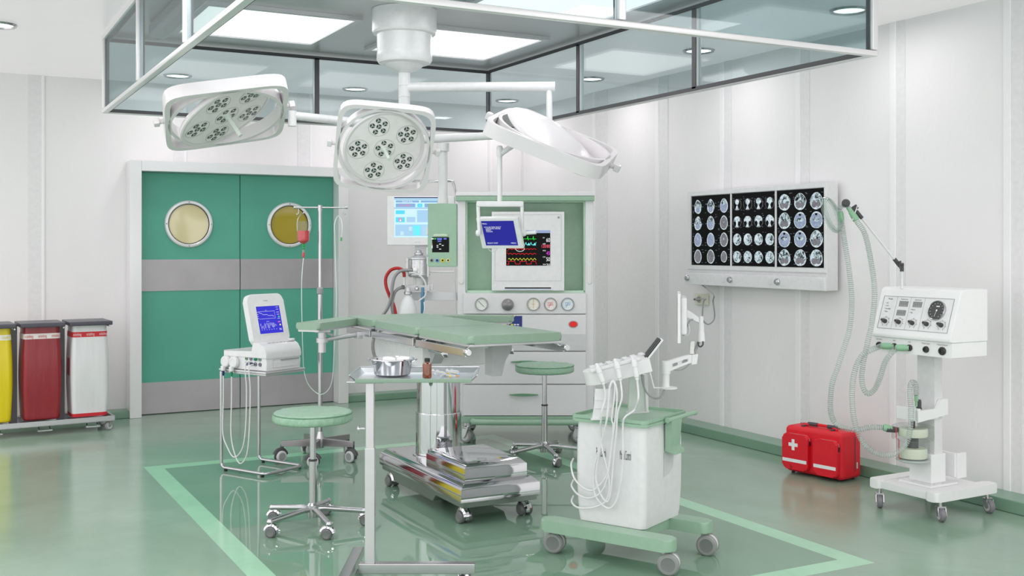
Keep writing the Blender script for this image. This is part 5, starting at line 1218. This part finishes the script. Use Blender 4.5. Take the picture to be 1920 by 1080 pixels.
b = MB(); M = basis((0, 0, 0), (1, 0, 0), (0, 0, 1), (0, -1, 0)); b.prism([(-.285, .535), (-.285, .6), (-.13, .6), (-.10, .65), (-.04, .65), (-.04, .56)], .132, M, h0=.112, bev=.002)
b.box(-.285, -.262, -.13, .02, .54, .61, bev=.003); b.box(-.28, -.1, -.115, .015, .54, .548); b.build('bracket', VW, vt)
# canister assembly
AC = Vector((-.225, -.045, 0)); CREAM = mat('filter_cream', (232, 232, 214), .45); CLR = clear_mat('canister_clear', (242, 246, 245), refl=.5, body=.03); SMK = mat('canister_base', (184, 190, 190), .25)
b = MB(); b.lathe([(0, .505), (.1, .505), (.112, .50), (.112, .43), (.1, .425)], AC, seg=40); b.lathe([(.085, .425), (.088, .42), (.088, .31), (.07, .305)], AC, seg=36); b.build('canister_shell', CLR, vt)
b = MB(); b.lathe([(0, .302), (.072, .302), (.09, .310), (.09, .318), (.07, .32), (0, .32)], AC, seg=36); b.build('canister_base', SMK, vt)
for z0, z1, R in ((.445, .49, .08), (.325, .38, .077)):
    b = MB(); b.lathe([(0, z0), (R * .96, z0), (R, z0 + .006), (R, z1 - .008), (R * .94, z1), (0, z1)], AC, seg=40); b.build('filter_disc', CREAM, vt)
b = MB(); b.cyl(AC + Vector((0, 0, .38)), AC + Vector((0, 0, .445)), .03, seg=22); b.cyl(AC + Vector((.0, 0, .49)), AC + Vector((0, 0, .535)), .012, seg=14); b.build('coupling', DGREY, vt)
b = MB(); b.lathe([(.016, .595), (.016, .604), (.013, .606), (.014, .635), (.011, .648), (0, .65)], AC + Vector((.025, -.02, 0)), seg=18); b.build('bracket_cap', DGREY, vt)
b = MB(); b.cyl(AC + Vector((-.075, .05, .475)), AC + Vector((-.125, .075, .48)), .014, seg=16); b.build('elbow', DGREY, vt)
RL = mat('red_line', (226, 40, 56), .4)
b = MB(); a0 = AC + Vector((-.112, .02, .0)); b.tube([a0 + Vector((0, 0, .5)), a0 + Vector((0, 0, .44)), a0 + Vector((.022, -.0, .43)), a0 + Vector((.022, 0, .33)), a0 + Vector((.035, -.01, .31))], .0022, 6, smooth=False); b.build('red_line', RL, vt)
# console
YA, YB_ = -.344, .19
M = basis((0, YB_, 0), (1, 0, 0), (0, 0, 1), (0, -1, 0)); LEN = YB_ - YA
b = MB(); b.prism([(-.275, .905), (-.27, .985), (.015, .985), (.015, .905)], LEN - .006, M, h0=.003, bev=.003); b.build('connector_strip', VW, vt)
pr = [(-.292, 1.0), (-.288, .99), (-.27, .985), (.015, .985), (.015, 1.27), (-.175, 1.27)] + [(-.188, 1.268), (-.2, 1.262), (-.208, 1.25)] + [(-.29, 1.01)]
b = MB(); b.prism(pr, LEN, M, bev=.006, seg=3); con = b.build('console', VW, vt)
up = Vector((.082, 0, .24)).normalized(); o = Vector((-.2895, (YA + YB_) / 2, 1.01)); N_ = Vector((0, -1, 0)).cross(up); P = basis(o, (0, -1, 0), up, N_)
b = MB(); quad(b, P, -.232, .236, .03, .218, .0012); b.mi = 1
b.frame(loop4((-.234, .238, .028, .22)), loop4((-.232, .236, .03, .218)), .0, .003, P)
for u in (-.138, -.044, .05): b.flat([P @ Vector(p) for p in ((u - .0008, .03, .002), (u + .0008, .03, .002), (u + .0008, .218, .002), (u - .0008, .218, .002))])
b.mi = 2
def tx(s_, u, v, sz, al='CENTER'): text_bm(b, s_, sz, P @ Matrix.Translation((u, v, .0022)), al)
tx('Mode', -.185, .203, .0135); tx('Inspiratory', -.088, .205, .011); tx('Expiratory', .006, .205, .011)
for k, t_ in enumerate(('AC', 'ASV', 'Standby', 'Rest')): tx('• ' + t_, -.214 + .003 * (3 - k) * 0, .178 - .0165 * k, .0115, 'LEFT')
tx('• Alarm', -.035, .148, .0115, 'LEFT'); tx('• PIp', -.035, .13, .0115, 'LEFT')
b.build('control_panel', [mat('panel_pale', (232, 231, 233), .4), GREY, INK], con)
def dial(u, v):
    d = MB(); d.mi = 1
    for k in range(28):
        a0_, a1_ = [math.radians(-60 + 300 * j / 28) for j in (k, k + 1)]; stroke(d, P, [(u + .024 * math.cos(a0_), v + .024 * math.sin(a0_)), (u + .024 * math.cos(a1_), v + .024 * math.sin(a1_))], .0012, .0024)
    for k in range(7):
        a_ = math.radians(-60 + 50 * k); stroke(d, P, [(u + .025 * math.cos(a_), v + .025 * math.sin(a_)), (u + .03 * math.cos(a_), v + .03 * math.sin(a_))], .002, .0024)
    d.mi = 0; Mk = P @ Matrix.Translation((u, v, .001)); d.prism(ell(0, 0, .0125, .0125, 24), .014, Mk, bev=.002); Mr = Mk @ Matrix.Rotation(math.radians(163), 4, 'Z'); d.prism(rrect(-.008, .026, -.0075, .0075, .007, 4), .016, Mr, h0=.004, bev=.002)
    d.build('dial_knob', [mat('knob_dark', (62, 58, 62), .4), INK], con)
for u in (-.186, -.09, .003, .098, .192): dial(u, .07)
def disp(u, v):
    d = MB(); quad(d, P, u - .028, u + .028, v - .014, v + .014, .002); d.mi = 1; d.frame(loop4((u - .0295, u + .0295, v - .0155, v + .0155)), loop4((u - .028, u + .028, v - .014, v + .014)), .001, .004, P); text_bm(d, '8.8.8', .022, P @ Matrix.Translation((u, v, .0026)), stretch=1.0)
    d.build('display', [mat('lcd_grey', (158, 158, 156), .3), mat('lcd_edge', (126, 124, 126), .4)], con)
disp(-.087, .178); disp(-.09, .125); disp(.007, .178)
g = MB(); gu, gv, R = .143, .15, .056; Mg = P @ Matrix.Translation((gu, gv, .001)); zaxis = N_
g.lathe([(R * .88, 0), (R * .88, .01), (R * .94, .013), (R, .008), (R, 0)], Mg.translation, N_, 40); g.mi = 1; g.lathe([(R * .89, .006), (0, .006)], Mg.translation, N_, 40); g.mi = 2
for k in range(13):
    a_ = math.radians(-60 + 300 * k / 12); stroke(g, Mg, [(R * .68 * math.cos(a_), R * .68 * math.sin(a_)), (R * .76 * math.cos(a_), R * .76 * math.sin(a_))], .002, .0066)
stroke(g, Mg, [(-.006, -R * .62), (0.002, 0)], .0022, .0075); poly(g, Mg, ell(.002, 0, .0055, .0055, 16), .0078); quad(g, Mg, -.006, .016, .02, .026, .0066); g.build('pressure_gauge', [STEEL, mat('gauge_dark', (70, 68, 70), .3), PAPER], con)
Q = basis((-.2735, (YA + YB_) / 2, .942), (0, -1, 0), (0, 0, 1), (-1, 0, 0)); ports = (-.224, -.116, -.012, .098, .203)
s = MB()
for u, t_ in zip(ports, ('Gas Input', 'Exp', 'Insp', 'Power Input', 'Manual Control')): text_bm(s, t_, .0105, Q @ Matrix.Translation((u, .031, .004)))
s.build('port_lettering', INK, con)
for i, u in enumerate(ports):
    b = MB(); r_ = .018 if i < 4 else .022; b.lathe([(0, 0), (r_, 0), (r_, .008), (r_ * .8, .014), (r_ * .5, .014), (r_ * .45, .008), (0, .008)], Q @ Vector((u, -.002, 0)), (-1, 0, 0), 24); b.build('port', mat('port_dark', (50, 48, 50), .4), vt)
# support arm
WROD = WHITE; e0 = q(1691, 545, 6.12); j = q(1691, 503, 6.12); m_ = q(1612, 404, 6.10)
b = MB(); b.cyl((j.x, j.y, 1.262), j, .0075, seg=14); b.build('arm_upright', WROD, vt)
b = MB(); jj = q(1686, 497, 6.12); b.cyl(jj, m_, .0065, seg=14); b.build('arm_rod', WROD, vt)
b = MB(); b.cyl(j - Vector((0, 0, .018)), j + Vector((0, 0, .03)), .011, seg=14); dd = (m_ - jj).normalized(); b.cyl(jj - dd * .008, jj + dd * .045, .0115, seg=14); side = (q(1684, 503, 6.06) - j).normalized(); b.cyl(j + Vector((0, 0, .02)), j + Vector((0, 0, .02)) + side * .03, .009, seg=10)
for k in range(4):
    a_ = PI / 2 * k; b.cyl(j + side * .032 + Vector((0, 0, .02)), j + side * .032 + Vector((0, 0, .02)) + Vector((0, .022 * math.cos(a_), .022 * math.sin(a_))), .006, seg=8)
b.build('arm_joint', DGREY, vt)
b = MB(); b.cyl(m_ - dd * .02, m_ + dd * .03, .011, seg=14); e = q(1601, 396, 6.08); b.cyl(m_ + dd * .03, e, .009, seg=12); k_ = q(1599, 392, 6.1); b.cyl(k_, q(1607, 387, 6.1), .014, seg=12); b.build('arm_clamp', DGREY, vt)
b = MB(); b.tube([q(1610, 380, 6.05), q(1602, 402, 6.05), q(1598, 413, 6.05), q(1594, 414, 6.05), q(1592.5, 409, 6.05)], .003, 6); b.build('clip_wire', WHITE, vt)
# mask and Y-piece
CM = clear_mat('mask_clear', (240, 245, 243), refl=.75, rough=.05, body=.05, bodycol=(225, 232, 229))
Dm = 6.02; cxm, cym = 1560, 403; ring = []
cc = q(cxm, cym, Dm); vx_ = (q(961, HOR, Dm) - q(960, HOR, Dm)).normalized(); vz_ = Vector((0, 0, 1)); vd_ = vz_.cross(vx_)
def mp(t, k, off): # oval leaning with the photo
    a = 17 * k; c_ = 33 * k; x = a * math.cos(t); y = c_ * math.sin(t); rx = x * math.cos(.33) + y * math.sin(.33) * -1; ry = x * math.sin(.33) * .2 + y * math.cos(.33)
    K = Dm / FPX; return cc + vx_ * (rx * K) + vz_ * (ry * K) + vx_ * off * .8 + vd_ * (math.cos(t) * .045 * k) + vd_ * (off * .3)
n_ = 40
b = MB()
for k, off, r_ in ((1.0, -.012, .0085), (1.02, .0, .007), (.97, .014, .006)): b.tube([mp(2 * PI * i / n_, k, off) for i in range(n_)], r_, 10, closed=True, smooth=False)
b.build('mask_cushion', CM, vt)
b = MB(); rings = [[b.bm.verts.new(mp(2 * PI * i / n_, k, off)) for i in range(n_)] for k, off in ((.98, .014), (.85, .035), (.6, .055), (.3, .065))]
for A, Bq in zip(rings, rings[1:]):
    for i in range(n_): b.bm.faces.new((A[i], A[(i + 1) % n_], Bq[(i + 1) % n_], Bq[i]))
b.build('mask_dome', CM, vt)
b = MB(); b.tube([q(1575, 392, 6.04), q(1580, 386, 6.05), q(1590, 388, 6.06), q(1594, 392, 6.06)], .010, 12); b.build('mask_elbow', clear_mat('elbow_clear', (206, 216, 214), refl=.8, body=.25), vt)
b = MB(); b.lathe([(0, -.012), (.02, -.012), (.023, -.004), (.023, .006), (.016, .014), (0, .014)], q(1586, 381, 6.03), (-.4, -.5, .2), 22); b.build('valve_cap', DGREY, vt)
b = MB(); p0, p1 = q(1590, 389, 6.06), q(1606, 413, 6.06); d = (p1 - p0); b.lathe([(0, 0), (.012, 0), (.0125, d.length * .3), (.0155, d.length * .34), (.0155, d.length * .5), (.018, d.length * .56), (.019, d.length * .95), (.015, d.length)], p0, d, 20); b.build('connector', GCONN, vt)
b = MB(); p0, p1 = q(1575, 396, 6.08), q(1577.5, 417, 6.08); d = p1 - p0; b.lathe([(0, 0), (.013, 0), (.018, d.length * .25), (.018, d.length * .8), (.014, d.length)], p0, d, 18); b.build('connector', GCONN, vt)
HOSE = clear_mat('hose_clear', (248, 250, 249), refl=.35, rough=.15, body=.12, bodycol=(240, 242, 242)); RIB = mat('hose_rib', (160, 172, 167), .4)
def hose(pts, r=.0155, s=None, e=None):
    P_ = [q(*p) for p in pts]
    if s is not None: P_.insert(0, s)
    if e is not None: P_.append(e)
    b = MB(); Sx = spline(P_, 30); L_ = [0]
    for a, c in zip(Sx, Sx[1:]): L_.append(L_[-1] + (c - a).length)
    m = int(L_[-1] / .0115); res = []; jx = 0
    for i in range(m * 4 + 1):
        s_ = L_[-1] * i / (m * 4)
        while jx < len(L_) - 2 and L_[jx + 1] < s_: jx += 1
        f = (s_ - L_[jx]) / max(1e-9, L_[jx + 1] - L_[jx]); res.append(Sx[jx].lerp(Sx[jx + 1], f))
    b.tube(res, r, 12, rad=[r * (1.0, .93, .88, .93)[i % 4] for i in range(len(res))], smooth=False, cap=False)
    for f in b.bm.faces: pass
    fs = list(b.bm.faces)
    for i, f in enumerate(fs):
        if (i // 12) % 4 == 0: f.material_index = 1
    b.build('breathing_hose', [HOSE, RIB], vt, ang=80, fix=False)
hose([(1577.5, 416, 6.08), (1584, 455, 6.1), (1592, 505, 6.1), (1597, 560, 6.1), (1594, 610, 6.1), (1585, 645, 6.1), (1572, 685, 6.1), (1560, 722, 6.1), (1557, 765, 6.1), (1564, 790, 6.1), (1582, 802, 6.08), (1607, 806, 6.06), (1632, 801, 6.05), (1657, 801.5, 6.04)])
b = MB(); p0, p1 = q(1656, 801.5, 6.04), q(1673, 804, 6.03); d = p1 - p0; b.lathe([(.016, 0), (.02, .006), (.02, d.length * .6), (.015, d.length * .75), (.014, d.length)], p0, d, 18); b.build('connector', GCONN, vt)
b = MB(); b.cyl(q(1672, 804, 6.03), q(1683, 806, 6.03), .015, seg=16); b.build('elbow', DGREY, vt)
pA, pB, pC = Q @ Vector((ports[0], -.002, .014)), Q @ Vector((ports[1], -.002, .014)), Q @ Vector((ports[2], -.002, .014))
ga = pB + Vector((-.03, .055, -.0)); gb = pC + Vector((-.03, .055, -.002))
for p0, p1 in ((pB, ga), (pC, gb)):
    d = p1 - p0; b = MB(); b.lathe([(.012, -.006), (.0135, d.length * .12), (.0165, d.length * .2), (.0185, d.length * .45), (.0185, d.length * .9), (.015, d.length * 1.05)], p0, d, 20); b.build('connector', GCONN, vt)
hose([(1622, 440, 6.08), (1634, 495, 6.1), (1640, 550, 6.1), (1635, 605, 6.1), (1625, 650, 6.1), (1616, 700, 6.1), (1619, 728, 6.09), (1629, 738, 6.07), (1641, 728, 6.04), (1651, 705, 6.0), (1659, 680, 5.98), (1670, 664, 5.97)], s=q(1606, 414, 6.06), e=gb)
hose([(1634, 656, 6.04), (1615, 668, 6.04), (1603, 695, 6.03), (1598, 730, 6.02), (1600, 775, 6.0), (1610, 815, 5.98), (1628, 840, 5.96), (1654, 853, 5.94), (1682, 849, 5.92), (1700, 830, 5.91), (1707, 800, 5.91), (1708, 765, 5.92), (1706, 735, 5.93), (1708, 720, 5.94), (1713, 717, 5.95), (1717, 724, 5.97), (1718, 742, 5.98)], s=ga)
b = MB(); p0, p1 = q(1718, 741, 5.98), q(1718, 762, 5.99); d = p1 - p0; b.lathe([(.010, 0), (.011, .004), (.011, d.length * .5), (.007, d.length * .55), (.007, d.length)], p0, d, 16); b.build('connector', GCONN, vt)

# ================================================================== WASTE BAG TROLLEY
tr = thing('waste_trolley', 'low chrome waste sack trolley with three dark lids against the back wall', 'trolley', (.75, 9.47, 0), .06)
LIDM = mat('lid_charcoal', (74, 72, 84), .35, var=.05)
b = MB(); x0, x1, y0, y1 = -.9, .545, -.17, .17
b.frame(loop4((x0, x1, y0, y1)), loop4((x0 + .02, x1 - .02, y0 + .02, y1 - .02)), .075, .118); b.box(x0, x1, y0, y1, .075, .08)
b.build('base_tray', STEEL, tr)
for x in (-.18, .18, -.54):
    b = MB(); b.box(x - .028, x + .028, .12, .125, .08, .87); b.build('back_panel', mat('panel_slate', (140, 140, 146), .4), tr)
for x in (.53, .18, -.18, -.54):
    b = MB(); b.cyl((x, .14, .08), (x - .02, .13, .87), .006, seg=10); b.cyl((x - .02, -.13, .85), (x - .02, .14, .85), .006, seg=10); b.build('upright', STEEL, tr)
for xc, lab, col, bandc, tcol in ((.36, 'white waste sack with a red printed band, at the door end of the trolley', (224, 223, 225), (206, 36, 48), (240, 220, 220)), (0, 'dark red waste sack with a white printed band, in the middle of the trolley', (142, 28, 38), (236, 228, 226), (196, 60, 66)), (-.36, 'yellow waste sack with a white printed band, cut off by the photo edge', (226, 204, 8), (240, 238, 228), (222, 200, 30))):
    ld = MB().box(xc - .165, xc + .165, -.19, .19, .862, .896, bev=.007).build('lid', LIDM, tr)
    b = MB(); b.frame(rrect(xc - .118, xc + .118, -.122, .106, .03), rrect(xc - .108, xc + .108, -.112, .096, .025), .83, .861); b.build('sack_ring', STEEL, tr)
    b = MB(); b.cyl((xc - .03, -.14, .074), (xc - .03, -.2, .045), .004, seg=8); b.cyl((xc + .05, -.14, .074), (xc + .05, -.2, .045), .004, seg=8); b.cyl((xc - .045, -.2, .045), (xc + .065, -.2, .045), .007, seg=10); b.build('pedal', STEEL, tr)
    sk = thing('waste_sack', lab, 'waste sack', tr.location, .06, 'waste sacks on the trolley')
    SM = mat('sack_%d_%d' % (col[0], col[2]), col, .32, var=.05, scale=4, bump=.25, bscale=7, stretch=(3, 3, .5), coat=.15)
    def section(z):
        t = (z - .13) / (.84 - .13); t = min(1, t); w_ = .133 + .013 * math.sin(PI * t) + .002 * (1 - t) ; d_ = .128 + .012 * math.sin(PI * t)
        return w_, d_
    def skin(b, zs, off, cap):
        L_ = []
        for z in zs:
            w_, d_ = section(z); ring = []
            for x, y in rrect(-w_ - off, w_ + off, -d_ - off, d_ + off, .035, 4):
                k = .004 * math.sin(x * 60 + z * 9) * max(0, min(1, (.84 - z) * 4)) if abs(y) > d_ * .8 else .003 * math.sin(y * 50 + z * 7)
                ring.append(b.bm.verts.new((xc + x, y - .008 + (k if y < 0 else -k), z)))
            L_.append(ring)
        for A, Bq in zip(L_, L_[1:]):
            for i in range(len(A)): b.bm.faces.new((A[i], A[(i + 1) % len(A)], Bq[(i + 1) % len(A)], Bq[i]))
        if cap: b.bm.faces.new(L_[0][::-1])
    b = MB(); skin(b, [.122, .13, .15] + [.15 + .71 * k / 22 for k in range(1, 23)], 0, True)
    for v in b.bm.verts:
        if v.co.z < .125: v.co.x = xc + (v.co.x - xc) * .94; v.co.y *= .94
    b.build('sack', SM, sk, ang=60)
    b = MB(); skin(b, [.768, .78, .79, .80, .81], .0016, False); bd = b.build('printed_band', mat('band_%d_%d' % (bandc[0], bandc[2]), bandc, .5), sk, ang=60)
    s = MB(); w_, d_ = section(.79); MT = front((xc, -d_ - .0165, .79))
    for u in (-.1, 0, .1): text_bm(s, 'nclothing', .034, MT @ Matrix.Translation((u, .0, .0)), stretch=.5)
    s.build('band_lettering', mat('band_text_%d_%d' % (tcol[0], tcol[2]), tcol, .5), bd)
    if xc > .3:
        b = MB(); skin(b, [.1225, .135, .15], .0018, False); b.build('red_hem', mat('band_206_48', (206, 36, 48), .5), sk, ang=60)
        s = MB(); s.box(xc - .155, xc - .152, -.09, -.02, .46, .60, bev=.001); s.build('red_label', mat('label_red', (160, 40, 52), .5), sk)
for x, y in ((.515, -.14), (.515, .14), (-.86, -.14), (-.86, .14)): caster(tr, x, y, .08, .034, .025, yaw=1.9, twin=False, forkm=STEEL, tyrem=GREY, hubm=LGREY)
# ================================================================== CAMERA, LIGHT, WORLD
cd = bpy.data.cameras.new('camera'); cam = bpy.data.objects.new('camera', cd); COL.objects.link(cam)
cam.location = (0, 0, CAM_H); cam.rotation_euler = (PI / 2, 0, -YAW)
cd.sensor_width = 36; cd.lens = 36 * FPX / 1920; cd.shift_y = -(540 - HOR) / 1920; cd.clip_start = .05
bpy.context.scene.camera = cam

def area(name, loc, sx, sy, power, rot=(0, 0, 0), col=(1, .97, .985), spread=180):
    l = bpy.data.lights.new(name, 'AREA'); l.shape = 'RECTANGLE'; l.size = sx; l.size_y = sy; l.energy = power; l.color = col; l.spread = math.radians(spread)
    o = bpy.data.objects.new(name, l); COL.objects.link(o); o.location = loc; o.rotation_euler = rot; return o
for xc in (1.91, 3.29):
    for yc in (5.38, 7.02): area('panel_light', (xc, yc, ZC - .04), .88, .88, 5)
for o in list(COL.objects):
    if o.name.startswith('downlight') and o.parent is None:
        area('downlight_lamp', (o.location.x, o.location.y, ZC - .03), .18, .18, 3)
for x in (-2.0, 0.8):  # unseen fill lights added below the ceiling, without fixtures
    for y in (1.5, 4.5): area('fill_light', (x, y, ZC - .03), 1.2, 1.2, 22)
area('fill_light', (4.0, 1.6, ZC - .03), 1.2, 1.2, 22)
area('fill_light', (-1.6, 8.0, ZC - .03), 1.2, 1.2, 22)
w = bpy.data.worlds.new('world'); bpy.context.scene.world = w; w.use_nodes = True
w.node_tree.nodes['Background'].inputs['Color'].default_value = (1, 1, 1, 1); w.node_tree.nodes['Background'].inputs['Strength'].default_value = 1.5
sc = bpy.context.scene
sc.view_settings.view_transform = 'Standard'; sc.view_settings.look = 'None'; sc.view_settings.exposure = 0.22
sc.cycles.max_bounces = 10; sc.cycles.transparent_max_bounces = 24; sc.cycles.sample_clamp_indirect = 6
sc.cycles.use_denoising = True
